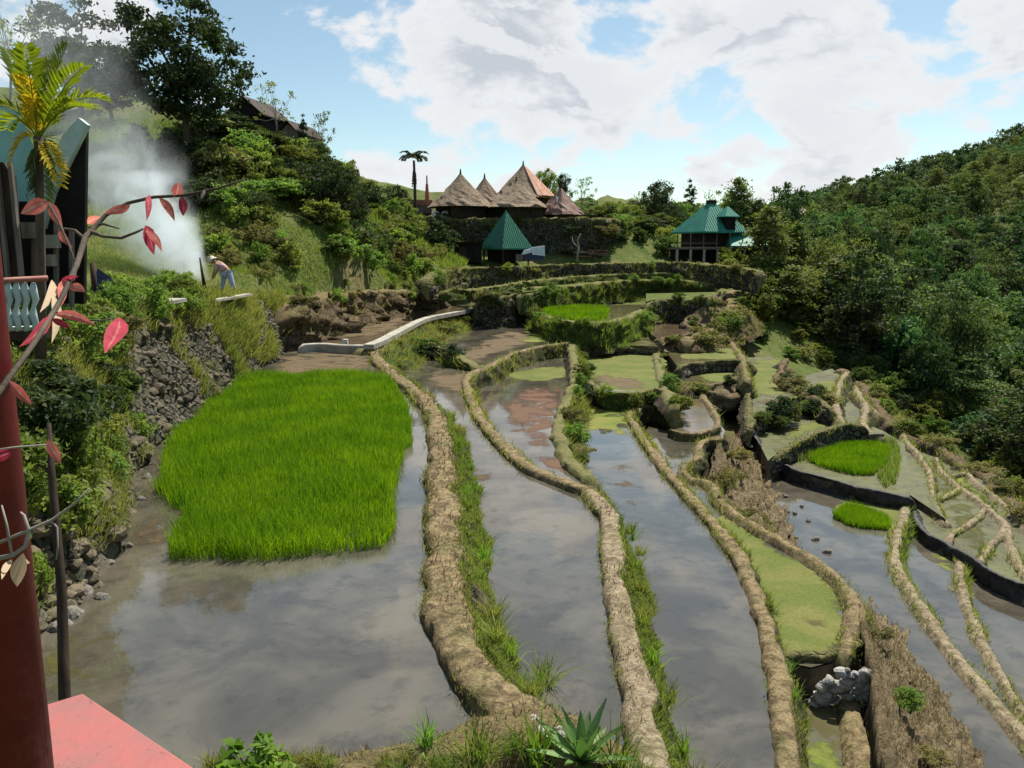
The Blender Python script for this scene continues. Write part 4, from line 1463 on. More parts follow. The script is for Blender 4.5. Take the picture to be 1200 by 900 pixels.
# ------------------------------------------------------------------ floating algae and silt
def algae(z, px, mat, soft=.7, lift=.004, name='algae', label='patchy yellow green algae floating on the paddy', cat='algae'):
    pts = [P(u, v, z)[:2] for u, v in px]
    pts = [np.array((a[0], a[1], 0)) for a in pts]
    pts = smooth_path(pts, closed=True, near=.012, lo=.15, hi=.8)[:, :2]
    lo, hi = pts.min(0), pts.max(0)
    st = max(.22, (hi - lo).max() / 42)
    X, Y = np.meshgrid(np.arange(lo[0], hi[0], st), np.arange(lo[1], hi[1], st))
    q = np.stack([X.ravel(), Y.ravel()], 1)
    q = q[inside(pts, q[:, 0], q[:, 1])]
    d = np.sqrt(((q[:, None] - pts[None]) ** 2).sum(2)).min(1) if len(q) else np.zeros(0)
    q, d = q[d > st * .4], d[d > st * .4]
    n = len(pts)
    vo, _, fo, _, _, _ = delaunay_2d_cdt([Vector(p) for p in pts] + [Vector(p) for p in q], [], [list(range(n))], 1, 1e-4)
    vo = np.array([v[:] for v in vo])
    dd = np.sqrt(((vo[:, None] - pts[None]) ** 2).sum(2)).min(1)
    tri = []
    for f in fo:
        a, b, c = vo[list(f[:3])]
        up = (b[0] - a[0]) * (c[1] - a[1]) - (b[1] - a[1]) * (c[0] - a[0]) > 0
        tri.append(list(f[:3]) if up else list(f[:3])[::-1])
    V = np.concatenate([vo, np.full((len(vo), 1), z + lift)], 1)
    o = link(name, mesh_np(name, V, [np.array(tri)], M[mat], True, attr={'side': np.clip(1 - dd / soft, 0, 1)}))
    tag(o, label, cat, kind='stuff')
    return o


algae(ZA, [(684, 418), (766, 417), (777, 440), (778, 456), (735, 458), (706, 452), (690, 440)], 'algae_full', .5)
algae(ZA, [(690, 440), (720, 437), (765, 448), (770, 456), (735, 459), (700, 452)], 'silt', .8, .009, 'silt', 'bare brown silt at the near side of the square paddy', 'silt')
algae(Z4, [(838, 612), (862, 603), (905, 640), (952, 664), (985, 690), (992, 712), (988, 752), (955, 772), (918, 772), (902, 745), (888, 700), (870, 660)], 'algae_full', .35)
algae(Z4, [(930, 712), (965, 700), (990, 715), (985, 735), (940, 730)], 'silt', .9, .009, 'silt', 'thin silt showing between the algae', 'silt')
algae(Z4B, [(935, 860), (985, 855), (1002, 900), (1010, 930), (930, 930)], 'algae', .4)
algae(Z1, [(20, 780), (62, 735), (100, 690), (160, 640), (185, 640), (160, 690), (140, 740), (130, 790), (70, 860), (0, 860)], 'algae_thin', .9)
algae(Z1, [(158, 640), (152, 590), (160, 552), (200, 508), (250, 478), (260, 500), (215, 560), (215, 600), (230, 650)], 'silt', .8, .006, 'silt', 'brown silt at the foot of the stone wall', 'silt')
algae(Z1, [(240, 480), (300, 440), (350, 405), (430, 408), (450, 430), (400, 445), (300, 455)], 'silt', .8, .006, 'silt', 'brown silt beyond the rice seedlings', 'silt')
algae(Z3, [(686, 474), (745, 478), (748, 500), (728, 512), (700, 505), (688, 520)], 'algae', .9)
algae(Z3A, [(602, 436), (662, 430), (664, 440), (640, 446), (606, 446)], 'algae_full', .6)
algae(Z3A, [(590, 462), (640, 450), (672, 448), (664, 490), (655, 520), (640, 540), (610, 520), (585, 490)], 'algae_red', .7, label='dull red algae spreading over the water', cat='algae')
algae(Z3A, [(625, 525), (655, 530), (690, 560), (640, 552), (610, 538)], 'algae_red', .5, label='dull red algae in the near corner of the paddy', cat='algae')
algae(Z2, [(490, 436), (552, 432), (548, 470), (520, 462)], 'silt', .8, .005, 'silt', 'brown silt at the far end of the second paddy', 'silt')
algae(Z2, [(512, 428), (560, 400), (600, 388), (630, 400), (590, 415), (552, 432)], 'silt', .8, .006, 'silt', 'brown silt in the upper pool', 'silt')
algae(Z2, [(615, 384), (650, 380), (664, 396), (630, 402), (600, 400)], 'algae', .9)
algae(Z2, [(655, 585), (700, 592), (708, 615), (700, 640), (670, 618)], 'algae_red', .8, label='reddish brown mud showing in the second paddy', cat='mud')
algae(Z2, [(530, 560), (560, 530), (590, 560), (600, 620), (570, 640)], 'silt', 1.0, .005, 'silt', 'brown mud showing through the second paddy', 'silt')
algae(Z3, [(700, 545), (745, 540), (770, 580), (760, 640), (730, 610)], 'silt', 1.2, .005, 'silt', 'brown mud showing through the largest paddy', 'silt')
algae(-8.8, [(1110, 560), (1135, 556), (1165, 585), (1150, 590), (1120, 575)], 'algae', .6)
algae(-8.8, [(1125, 640), (1150, 610), (1165, 615), (1160, 645), (1145, 650)], 'silt', .6, .006, 'silt', 'brown silt on the right fields', 'silt')
algae(-8.8, [(1098, 545), (1115, 560), (1112, 585), (1102, 575)], 'silt', .6, .006, 'silt', 'brown silt between the pale rims', 'silt')
algae(Z5, [(985, 590), (1045, 585), (1062, 600), (1050, 640), (1030, 640), (1045, 622), (985, 605)], 'algae_full', .5)
algae(Z5, [(1020, 625), (1050, 640), (1052, 665), (1040, 660)], 'algae_red', .6, label='reddish silt and algae beside the thin dike', cat='algae')
algae(-5.95, [(800, 420), (812, 411), (850, 408), (866, 420), (836, 421)], 'algae_full', .6)
algae(-6.45, [(818, 436), (838, 430), (862, 430), (862, 442), (838, 448)], 'algae_full', .5)
algae(-6.65, [(798, 470), (805, 458), (815, 462), (812, 478)], 'algae', .6)
algae(-7.0, [(878, 432), (885, 422), (912, 421), (912, 440), (905, 448), (922, 458), (905, 463), (880, 460)], 'algae_full', .7)
algae(-7.0, [(882, 468), (905, 465), (935, 462), (905, 476), (884, 484)], 'silt', .8, .006, 'silt', 'brown silt along the pale rim', 'silt')
algae(-7.7, [(925, 512), (940, 498), (980, 490), (990, 496), (955, 504)], 'algae_full', .4)
algae(-7.35, [(948, 455), (978, 446), (980, 475), (972, 480)], 'algae_full', .6)
algae(-8.8, [(1060, 545), (1088, 550), (1098, 590), (1110, 625), (1085, 600), (1050, 570)], 'algae_thin', .8)
algae(-8.8, [(1100, 560), (1140, 588), (1165, 612), (1165, 650), (1110, 630), (1098, 590)], 'algae_thin', .8)
algae(-8.8, [(1130, 560), (1160, 585), (1200, 630), (1215, 690), (1185, 640), (1150, 600)], 'algae_thin', .8)
algae(Z6, [(1090, 640), (1120, 645), (1125, 690), (1095, 670)], 'algae', .7)
algae(-4.28, [(380, 395), (440, 396), (490, 370), (470, 365), (410, 378)], 'silt', .8, .005, 'silt', 'pale silt in the channel', 'silt')
algae(-5.4, [(690, 392), (740, 388), (765, 398), (766, 408), (730, 402), (690, 397)], 'algae_thin', .7)


# ------------------------------------------------------------------ rice
def rice(z, px, h, n, label, w=.012, name='rice_seedlings', mat='rice', seg=2):
    poly = smooth_path([np.array((*P(u, v, z)[:2], 0)) for u, v in px], closed=True, near=.01, lo=.1, hi=.5)[:, :2]
    lo, hi = poly.min(0), poly.max(0)
    rng = np.random.default_rng(n)
    q = lo + rng.random((n * 3, 2)) * (hi - lo)
    wob = .12 * np.stack([vnoise(np.concatenate([q * 2.2, np.zeros((len(q), 1))], 1)), vnoise(np.concatenate([q * 2.2 + 9, np.zeros((len(q), 1))], 1))], 1)
    q = q[inside(poly, (q + wob)[:, 0], (q + wob)[:, 1])][:n]
    p = np.concatenate([q, np.full((len(q), 1), z - .03)], 1)
    keep = fbm(p * np.array((1.7, 1.7, 0)) + 33, 3) > -.95
    p = p[keep]
    hh = h * (1 + .24 * fbm(p * .9, 3))
    V, Fs = blades(p, hh, w, .55, rng, None, seg, .3)
    o = link(name, mesh_np(name, V, Fs, M[mat], False))
    tag(o, label, 'rice seedlings', kind='stuff')


rice(Z1, [(205, 657), (250, 658), (330, 656), (400, 648), (452, 640), (459, 600), (466, 560), (479, 520), (480, 492), (470, 470), (445, 447), (400, 442), (340, 443), (295, 445), (260, 465), (232, 492), (204, 520), (192, 560), (190, 585), (215, 603), (207, 630)],
     .34, 100000, 'dense bright green rice seedlings standing in the nearest paddy', .013)
rice(-8.1, [(948, 540), (962, 530), (980, 524), (1005, 521), (1034, 521), (1040, 535), (1030, 550), (1012, 556), (980, 551)], .26, 16000, 'bright plot of rice seedlings behind the black plastic wall', .022, seg=1)
rice(Z5, [(983, 598), (1010, 598), (1041, 610), (1041, 622), (1010, 618), (985, 613)], .28, 9000, 'small square of rice seedlings in the lower blue paddy', .02, seg=1)
rice(-4.12, [(636, 370), (665, 375), (700, 376), (712, 368), (705, 361), (660, 361), (638, 364)], .3, 12000, 'narrow bright strip of rice above the bushy bank', .045, seg=1)
# weedy rim of the middle plot
rice(-8.1, [(930, 540), (960, 523), (1000, 514), (1042, 515), (1055, 540), (1040, 570), (1028, 560), (1042, 535), (1034, 519), (1000, 518), (965, 527), (945, 541)], .32, 3000, 'weedy grass round the bright plot behind the plastic', .03, 'grass', 'grass', 1)


# ------------------------------------------------------------------ hillside grass, shrubs, trees
def in_px(poly, p):
    u, v = to_px(p)
    return bool(inside(poly, np.array([u]), np.array([v]))[0])


HILL = [(0, 150), (130, 140), (300, 150), (460, 230), (560, 300), (540, 315), (510, 330), (345, 350), (285, 348), (150, 362), (0, 400)]


def hill_grass():
    rng = np.random.default_rng(8)
    n = 420000
    x = rng.uniform(-46, 2, n)
    y = 9 + rng.random(n) ** .8 * 85
    z = ground_z(x, y)
    c, s = math.cos(PITCH), math.sin(PITCH)
    zc = y * c - z * s
    u = 600 + F * x / zc
    v = 450 - F * (y * s + z * c) / zc
    ok = inside(HILL, u, v)
    q = np.stack([x, y, z], 1)
    ok &= fbm(q * np.array((.25, .25, 0)) + 5, 3) > -.5
    ok &= ~(inside(HULL, x, y))
    q = q[ok][:110000]
    sz = np.clip(q[:, 1] / 30, .5, 2.4)
    V, Fs = blades(q - np.array((0, 0, .05)), .20 * sz, .030 * sz, .8, rng, None, 1, .5)
    tag(link('grass', mesh_np('grass', V, Fs, M['grass_hill'], False)), 'rough grass covering the left hillside', 'grass', kind='stuff')


M['grass_hill'] = leaf_mat('grass_blade_hill', (.09, .14, .025), (.22, .25, .07), .4, vary=.05)
hill_grass()


def tree_at(kind, u, vt, y, wpx, label, vb=None, group=None, name='tree', cat='tree', sink=.2):
    p = PD(u, vb if vb else 300, y)
    z = (p[2] if vb else gz(p[0], p[1])) - sink
    top = PD(u, vt, y)[2]
    return TK[kind].place(name, (p[0], y, z), max(1., top - z), wpx * y / F, label, cat, group)


tree_at('big', 228, -6, 52, 150, 'big dark broadleaf tree towering on the left hill beside the smoke')
tree_at('dark', 108, 0, 60, 95, 'tall dim tree behind the drifting smoke')
tree_at('dark', 145, 55, 57, 70, 'dark bushy tree between the smoke and the big tree')
tree_at('sparse', 30, -20, 66, 90, 'thin pale tree almost lost in the smoke')
tree_at('sparse', 70, 20, 66, 60, 'slim pale tree beside the tall dim one in the smoke')
tree_at('sparse', 330, 92, 66, 44, 'thin airy tree beside the dark hillside gable')
tree_at('pine', 362, 130, 66, 18, 'slim dark cypress on the hill crest', sink=.5)
tree_at('sparse', 380, 128, 68, 36, 'nearly bare twiggy tree on the hill crest')
tree_at('small', 392, 190, 51, 74, 'small dark tree with forked trunk on the slope')
tree_at('round', 345, 168, 60, 60, 'light green leafy tree below the hill crest')
tree_at('dark', 300, 150, 60, 95, 'dark spreading tree below the hillside gable')
tree_at('dark', 265, 130, 58, 70, 'dark shaggy tree right of the big one')
tree_at('round', 330, 205, 50, 80, 'bushy mid green tree in the middle of the slope')
tree_at('dark', 425, 212, 64, 60, 'dark round tree on the right end of the crest')
tree_at('round', 405, 182, 64, 40, 'rounded tree on the crest above the small forked one')
tree_at('dark', 370, 165, 63, 46, 'shaded tree under the cypress')
tree_at('small', 290, 225, 46, 70, 'low dark thicket tree above the brown bank')
tree_at('dark', 250, 175, 53, 50, 'shaded undergrowth tree at the foot of the big one')
tree_at('small', 466, 218, 84, 30, 'small tree beside the grey box house')


def scatter_shrubs(n, region, kinds, hr, wr, label, group, ylo, yhi, seed, xr, dark_low=False):
    rng = np.random.default_rng(seed)
    k = tries = 0
    while k < n and tries < 20000:
        tries += 1
        x, y = rng.uniform(*xr), rng.uniform(ylo, yhi)
        z = gz(x, y)
        if not in_px(region, (x, y, z)):
            continue
        if inside(HULL, np.array([x]), np.array([y]))[0]:
            continue
        h = rng.uniform(*hr)
        SK[kinds[int(rng.integers(len(kinds)))]].place((x, y, z - .1), h, h * rng.uniform(*wr), label, group)
        k += 1


scatter_shrubs(70, [(235, 215), (300, 175), (390, 190), (460, 235), (505, 262), (520, 300), (455, 310), (330, 285), (250, 300)], ['a', 'b', 'd', 'd', 'c', 'a'], (1.1, 2.3), (1.0, 1.6), 'tangled green shrub on the left hillside', 'shrubs on the left hillside', 36, 78, 31, (-34, 0))
scatter_shrubs(18, [(150, 170), (220, 160), (300, 200), (240, 250), (190, 235)], ['d', 'd', 'a'], (1.0, 2.0), (1.0, 1.5), 'dark shrub below the big hill tree', 'shrubs below the big tree', 40, 62, 32, (-34, -8))
scatter_shrubs(18, [(225, 250), (290, 260), (345, 290), (370, 330), (290, 330), (245, 300)], ['c', 'a', 'c', 'e'], (.7, 1.5), (1.1, 1.6), 'olive shrub on the slope above the person', 'olive shrubs near the person', 30, 50, 33, (-24, -6))
scatter_shrubs(16, [(430, 265), (520, 270), (530, 306), (440, 310)], ['c', 'c', 'a'], (.9, 1.7), (1.1, 1.7), 'yellowish shrub on the slope left of the dark shed', 'yellowish shrubs below the huts', 55, 88, 34, (-20, -4))
scatter_shrubs(16, [(0, 395), (60, 372), (175, 352), (240, 345), (240, 362), (100, 385), (0, 420)], ['e', 'a', 'e'], (.4, .8), (1.2, 1.8), 'low weedy shrub along the top of the left wall', 'weeds along the wall top', 9, 30, 35, (-16, -6))
scatter_shrubs(12, [(120, 330), (210, 310), (235, 335), (130, 350)], ['e', 'a'], (.4, .7), (1.3, 2.), 'low bush on the mound before the smoke', 'bushes before the smoke', 18, 34, 36, (-20, -8))
scatter_shrubs(12, [(345, 335), (480, 325), (510, 335), (440, 345), (350, 350)], ['c', 'e'], (.35, .7), (1.3, 2.), 'low dry weed clump on top of the brown bank', 'weeds on the brown bank', 36, 64, 37, (-13, -4))

# trees round the village
VT = [('round', 640, 192, 104, 26, 'dark round topped tree behind the rusty roofed hut'), ('small', 658, 205, 106, 22, 'low dark tree right of the rusty roofed hut'),
      ('sparse', 681, 206, 104, 34, 'flat topped sparse tree right of the huts'), ('round', 706, 240, 100, 40, 'broad bush tree at the right end of the hut terrace'),
      ('round', 735, 236, 104, 44, 'leafy tree halfway between the huts and the teal house'), ('small', 770, 214, 102, 40, 'dark tree with spreading top left of the teal house'),
      ('pine', 806, 206, 112, 22, 'slim feathery tree behind the teal house'), ('l1', 862, 205, 104, 52, 'tall yellow green tree right behind the teal house'),
      ('l0', 845, 222, 110, 40, 'pale green tree behind the teal roof'), ('small', 884, 235, 104, 36, 'dark tree between the teal house and the far brown house'),
      ('l1', 900, 262, 92, 40, 'bright green tree right of the teal house'), ('round', 790, 232, 106, 36, 'rounded green tree left behind the teal roof'),
      ('round', 752, 250, 97, 40, 'dense green bush tree above the long terrace wall'), ('dark', 722, 262, 95, 34, 'dark bushy tree on the village terrace'),
      ('dark', 696, 246, 99, 30, 'dark bush tree just right of the small tin hut'), ('round', 716, 232, 108, 34, 'leafy tree behind the hut terrace end'), ('dark', 748, 234, 108, 36, 'dark tree in the middle of the village tree band'), ('small', 780, 238, 100, 40, 'dark spreading tree left of the teal house eave'),
      ('round', 728, 248, 94, 34, 'light leafy bush tree on the village slope'), ('dark', 764, 256, 93, 34, 'shaded bush tree on the village slope'), ('round', 782, 262, 90, 26, 'small green tree beside the teal house deck'), ('l0', 758, 226, 116, 40, 'pale green tree in the back of the village tree band'),
      ('f3', 690, 232, 118, 40, 'tall forest tree behind the small tin hut'), ('round', 672, 238, 110, 30, 'green tree behind the white skylight hut'), ('f0', 985, 232, 145, 60, 'rounded forest tree on the far saddle'), ('round', 820, 232, 116, 30, 'green tree peeping over the teal roof')]
for k, u, vt, y, w, lab in VT:
    tree_at(k, u, vt, y, w, lab)
scatter_shrubs(24, [(640, 268), (785, 250), (790, 300), (700, 300), (640, 292)], ['a', 'b', 'd', 'a'], (1.2, 2.2), (1.0, 1.5), 'dense green shrub on the village slope', 'shrubs on the village slope', 84, 104, 41, (3, 22))
scatter_shrubs(34, [(845, 310), (900, 305), (960, 350), (990, 420), (930, 400), (870, 375)], ['b', 'a', 'b', 'c'], (1.3, 2.8), (1.0, 1.5), 'leafy shrub at the edge of the terraces below the teal house', 'shrubs at the terrace edge', 48, 92, 42, (16, 36))
scatter_shrubs(34, [(975, 415), (1062, 492), (1140, 540), (1215, 592), (1240, 560), (1150, 500), (1060, 440), (990, 390)], ['b', 'd', 'a', 'b'], (1.0, 2.2), (1.1, 1.6), 'dark leafy shrub along the ravine edge below the forest', 'shrubs along the ravine', 28, 66, 44, (14, 42))
scatter_shrubs(8, [(500, 262), (560, 262), (560, 285), (500, 285)], ['d', 'a'], (.9, 1.6), (1.1, 1.6), 'shrub hanging on the wall below the huts', 'shrubs below the hut wall', 82, 90, 43, (-10, -3))


def bushes_on(key, n, hr, kinds, label, lo=.05, hi=.95, off=(.2, .7), dz=(-.1, -.6), group='bushes on the terrace walls'):
    path = DIKES[key]
    rng = np.random.default_rng(sum(map(ord, key)) + n)
    t = np.gradient(path[:, :2], axis=0)
    t /= np.linalg.norm(t, axis=1)[:, None] + 1e-9
    for k in range(n):
        i = int(rng.uniform(lo, hi) * (len(path) - 1))
        f = rng.random()
        o_ = off[0] + f * (off[1] - off[0])
        q = path[i] + np.array((t[i, 1] * o_, -t[i, 0] * o_, dz[0] + f * (dz[1] - dz[0])))
        h = rng.uniform(*hr)
        SK[kinds[k % len(kinds)]].place(q, h, h * rng.uniform(1.2, 2.0), label, group, 'bush', 'bush')


for a in (('D2c', 16, (.3, .6), 'ace', 'weedy bush on the curved dike right of the reddish paddy'), ('AR', 9, (.3, .6), 'ac', 'bush on the dike right of the square algae paddy'),
          ('AN', 7, (.3, .55), 'da', 'dark bush under the step before the square algae paddy'), ('WB', 18, (.3, .6), 'aca', 'bush on the weedy bank under the concrete walkway', .05, .95, (.9, 1.7), (-.35, -.9)),
          ('LR', 5, (.4, .8), 'da', 'dark bush in the hollow by the upper pool'), ('C', 12, (.35, .65), 'eae', 'bush on the long grassy terrace wall'), ('B', 10, (.35, .65), 'eae', 'bush on the bank before the bright rice strip'),
          ('CW', 8, (.5, 1.0), 'dac', 'bush on the dark wall at the head of the upper pool'), ('E1', 4, (.4, .7), 'da', 'bush on the small shadowed terrace wall'), ('E2', 8, (.3, .6), 'cac', 'bush on the brown steps at the right end'), ('E3', 18, (.5, 1.1), 'cac', 'bush on the brown slope right of the terraces'),
          ('G2', 5, (.3, .6), 'dc', 'bush on the rubble edge below the algae strip'), ('MF', 9, (.4, .8), 'da', 'dark bush hanging in the hollow below the pale rim'), ('MR', 9, (.4, .9), 'cd', 'bush on the mud rim right of the green pond'),
          ('DT', 12, (.35, .7), 'ace', 'bush on the topmost terrace wall'), ('J2', 18, (.4, .9), 'ca', 'bush on the rim along the ravine'), ('RB', 10, (.25, .55), 'cc', 'dry bush on the straw and rubble bank'), ('NB', 4, (.15, .3), 'ec', 'small bush on the big brown bank'),
          ('BB', 10, (.4, .8), 'ce', 'dry bush on the crumbling brown bank')):
    bushes_on(*a)
bushes_on('AR', 5, (.35, .6), 'ac', 'bush on the dike right of the square algae paddy', 0., .12, (-.1, .5), (-.02, -.5))
for k in range(26):
    u, v = random.uniform(385, 500), random.uniform(268, 328)
    q = hit(u, v)
    h = random.uniform(.7, 1.5)
    SK['caeb'[k % 4]].place(q - np.array((0, 0, .1)), h, h * random.uniform(1.2, 1.8), 'straggly bush on the steep grass below the hill crest', 'bushes on the steep grass', 'bush', 'bush')
for k in range(14):
    u, v = random.uniform(0, 150), random.uniform(372, 425)
    q = hit(u, v)
    h = random.uniform(.35, .7)
    SK['eae'[k % 3]].place(q - np.array((0, 0, .05)), h, h * random.uniform(1.3, 1.9), 'fresh green bush below the pale balustrade', 'bushes below the balustrade', 'bush', 'bush')
for k in range(26):
    u, v = random.uniform(868, 985), random.uniform(378, 438)
    if v > 372 + (u - 860) * .62 + 12:
        continue
    q = hit(u, v)
    h = random.uniform(.6, 1.5)
    SK['cadb'[k % 4]].place(q - np.array((0, 0, .1)), h, h * random.uniform(1.1, 1.6), 'rough bush on the slope above the small ponds', 'bushes above the small ponds', 'bush', 'bush')


M['forest_far'] = leaf_mat('forest_leaf_far', (.042, .072, .040), (.105, .135, .062), .24, vary=0, nscale=.09)


def forest():
    rng = np.random.default_rng(77)
    region = [(862, 330), (900, 372), (985, 412), (1062, 486), (1140, 535), (1215, 585), (1330, 660), (1330, 110), (1200, 128), (1050, 205), (935, 250), (905, 300)]
    cand = []
    y = 44.0
    while y < 275:
        st = 4.1 + max(0, y - 60) * .018
        for x in np.arange(12, 190, st):
            xx, yy = x + rng.uniform(-.42, .42) * st, y + rng.uniform(-.42, .42) * st
            cand.append((xx, yy))
        y += st
    c = np.array(cand)
    z = ground_z(c[:, 0], c[:, 1])
    cc, s = math.cos(PITCH), math.sin(PITCH)
    zc = c[:, 1] * cc - z * s
    u = 600 + F * c[:, 0] / zc
    v = 450 - F * (c[:, 1] * s + z * cc) / zc
    ok = inside(region, u, v) & ~inside(HULL, c[:, 0], c[:, 1])
    c, z, u, v = c[ok], z[ok], u[ok], v[ok]
    order = np.argsort(c[:, 1])[:298]
    lab = {'f': 'dark green broadleaf tree in the dense forest on the far slope', 'l': 'yellowish green tree standing out in the dense forest on the far slope'}
    for i in order:
        x, y = c[i]
        light = fbm(np.array([[x * .05, y * .05, 3.]]), 2)[0] > .16 or (925 < u[i] < 1060 and 300 < v[i] < 400 and rng.random() < .55)
        k = ('l%d' % rng.integers(2)) if light else ('f%d' % rng.integers(4))
        h = rng.uniform(4.6, 9.6) * (1 if y > 62 else .75)
        TK[k].place('forest_tree', (x, y, z[i] - .4), h, rng.uniform(4.6, 7.2) * (1 if y > 62 else .8), lab[k[0]], 'tree', 'trees of the forest slope')
    # the wood beyond these, up to the skyline, reads as one mass
    far = np.argsort(c[:, 1])[298:]
    Vs, Qs, nb = [], [], 0
    for i in far:
        C, pts = crown_points(rng, rng.uniform(5, 8), rng.uniform(5.5, 8), base=.0, nclump=34, per=34, spread=.13)
        V, Fs = leaf_quads(pts + np.array((c[i, 0], c[i, 1], z[i] - .4)), .45, rng)
        Vs.append(V)
        Qs.append(Fs[0] + nb)
        nb += len(V)
    if Vs:
        tag(link('distant_forest', mesh_np('distant_forest', np.concatenate(Vs), [np.concatenate(Qs)], M['forest_far'], False)), 'distant forest along the right skyline', 'forest', kind='stuff')
    return len(c)


def treeline():
    rng = np.random.default_rng(91)
    Vs, Qs, nb = [], [], 0
    for k in range(150):
        y = rng.uniform(112, 150)
        u = rng.uniform(430, 930)
        x = PD(u, 300, y)[0]
        g = gz(x, y)
        top = PD(u, rng.uniform(236, 252), y)[2]
        H = top - g
        if H < 1.5:
            continue
        C, pts = crown_points(rng, H, rng.uniform(4, 7), base=.0, nclump=30, per=34, spread=.12)
        V, Fs = leaf_quads(pts + np.array((x, y, g - .3)), .36, rng)
        Vs.append(V)
        Qs.append(Fs[0] + nb)
        nb += len(V)
    tag(link('treeline', mesh_np('treeline', np.concatenate(Vs), [np.concatenate(Qs)], M['forest_far'], False)), 'far treeline behind the huts and the teal house', 'trees', kind='stuff')


treeline()
NF = forest()
print('forest candidates', NF)


# ------------------------------------------------------------------ village
def cone_roof(n, r, h, sides=28, concave=.035, rag=.03, seed=1, rings=9, sq=0.0, rot=0.0):
    rng = np.random.default_rng(seed)
    V, Fs = [], []
    for k in range(rings + 1):
        f = k / rings
        rr = r * (f - concave * math.sin(math.pi * f)) + .06
        for j in range(sides):
            th = 2 * math.pi * j / sides + rot
            sqf = 1.0
            if sq:
                a = ((th - rot + math.pi / 4) % (math.pi / 2)) - math.pi / 4
                sqf = (1 - sq) + sq / math.cos(a) * .86
            w = 1 + rag * rng.normal() * (.4 + f)
            V.append((rr * sqf * w * math.cos(th), rr * sqf * w * math.sin(th), h * (1 - f) + (rng.normal() * rag * .8 if k == rings else 0)))
    for k in range(rings):
        for j in range(sides):
            Fs.append((k * sides + j, (k + 1) * sides + j, (k + 1) * sides + (j + 1) % sides, k * sides + (j + 1) % sides))
    b = len(V)
    # thickness of the eave
    for j in range(sides):
        x, y, z = V[rings * sides + j]
        V.append((x * .9, y * .9, z - .06))
    for j in range(sides):
        Fs.append((rings * sides + j, b + j, b + (j + 1) % sides, rings * sides + (j + 1) % sides))
    V.append((0, 0, h * .35))
    for j in range(sides):
        Fs.append((b + j, len(V) - 1, b + (j + 1) % sides))
    return V, Fs


def hut(name, u, v_apex, v_eave, wpx, y, label, mat='thatch', seed=1, sq=.35, rot=.4, wall='thatch_dark', rust=False, ground=None):
    c = PD(u, v_eave, y)
    x, ze = c[0], c[2]
    za = PD(u, v_apex, y)[2]
    r = wpx / 2 * y / F
    g = gz(x, y) if ground is None else ground
    o = empty(name, (x, y, g), label, 'hut')
    V, Fs = cone_roof(0, r, za - ze, sq=sq, rot=rot, seed=seed)
    mb = MB()
    mb.add([(a, b, d + ze - g) for a, b, d in V], Fs)
    rf = mb.build('roof', M[mat], o, False)
    if rust:
        # rusty sheets laid over the sunny side
        mb = MB()
        for k in range(9):
            a0, a1 = -1.15 + k * .19, -1.15 + (k + 1) * .19 - .012
            mb.add([(math.cos(a0) * .12, math.sin(a0) * .12, za - g + .02 - .0), (math.cos(a1) * .12, math.sin(a1) * .12, za - g + .02),
                    (math.cos(a1) * r * 1.03, math.sin(a1) * r * 1.03, ze - g + .18 + .03 * (k % 2)), (math.cos(a0) * r * 1.03, math.sin(a0) * r * 1.03, ze - g + .18 + .03 * (k % 2)),
                    (math.cos(a1) * r * .6, math.sin(a1) * r * .6, (za - ze) * .46 + ze - g), (math.cos(a0) * r * .6, math.sin(a0) * r * .6, (za - ze) * .46 + ze - g)],
                   [(0, 1, 4, 5), (5, 4, 2, 3)])
        mb.build('rusty_sheeting', M['rust'], rf)
    mb = MB()
    mb.tube([(0, 0, za - g - .15), (0, 0, za - g + .45)], [.13, .05], 6)
    mb.build('finial', M['dark_wood'], rf)
    s = r * 1.15
    mb = MB()
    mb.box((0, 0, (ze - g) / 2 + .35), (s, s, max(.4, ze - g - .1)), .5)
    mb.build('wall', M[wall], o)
    for k in range(4):
        th = .5 + math.pi / 4 + k * math.pi / 2
        mb = MB()
        mb.tube([(math.cos(th) * r * .78, math.sin(th) * r * .78, -.3), (math.cos(th) * r * .78, math.sin(th) * r * .78, ze - g + .15)], .09, 6)
        mb.build('post', M['dark_wood'], o)
    return o


hut('thatched_hut', 540, 203, 243, 76, 89, 'thatched conical hut at the left end of the row', seed=1)
hut('thatched_hut', 568, 208, 244, 58, 93, 'small thatched hut peeking out between its larger neighbours', seed=2)
hut('thatched_hut', 605, 212, 244, 76, 88, 'thatched hut with a low wide roof in front of the rusty roofed one', seed=3, sq=.6, rot=.2)
hut('thatched_hut', 613, 193, 233, 74, 96, 'tallest hut, thatched with rusty iron sheets on one side', seed=4, rust=True, sq=0)
sh = hut('tin_hut', 656, 222, 251, 44, 89, 'small brown roofed hut with a white skylight sheet', mat='rust_dark', seed=5, sq=.9, rot=.9) if False else None
M['rust_dark'] = plain('dark_rust', (.15, .085, .065), (.22, .14, .115), 2.2, .75, .01, .25)
sh = hut('tin_hut', 657, 220, 252, 52, 89, 'small brown roofed hut with a white skylight sheet', mat='rust_dark', seed=5, sq=.9, rot=.9)
mb = MB()
_r = 46 / 2 * 89 / F
mb.add([(-.55, -.62 - .02, 1.72), (.0, -.66, 1.72), (.18, -1.62, .40), (-.42, -1.58, .40)], [(0, 1, 2, 3)])
mb.add([(-.55, -.60, 1.68), (.0, -.62, 1.68), (.18, -1.58, .36), (-.42, -1.54, .36)], [(3, 2, 1, 0)])
sk = mb.build('skylight', M['skylight'], sh, loc=(0, 0, PD(657, 251, 89)[2] - sh.location.z + .12))

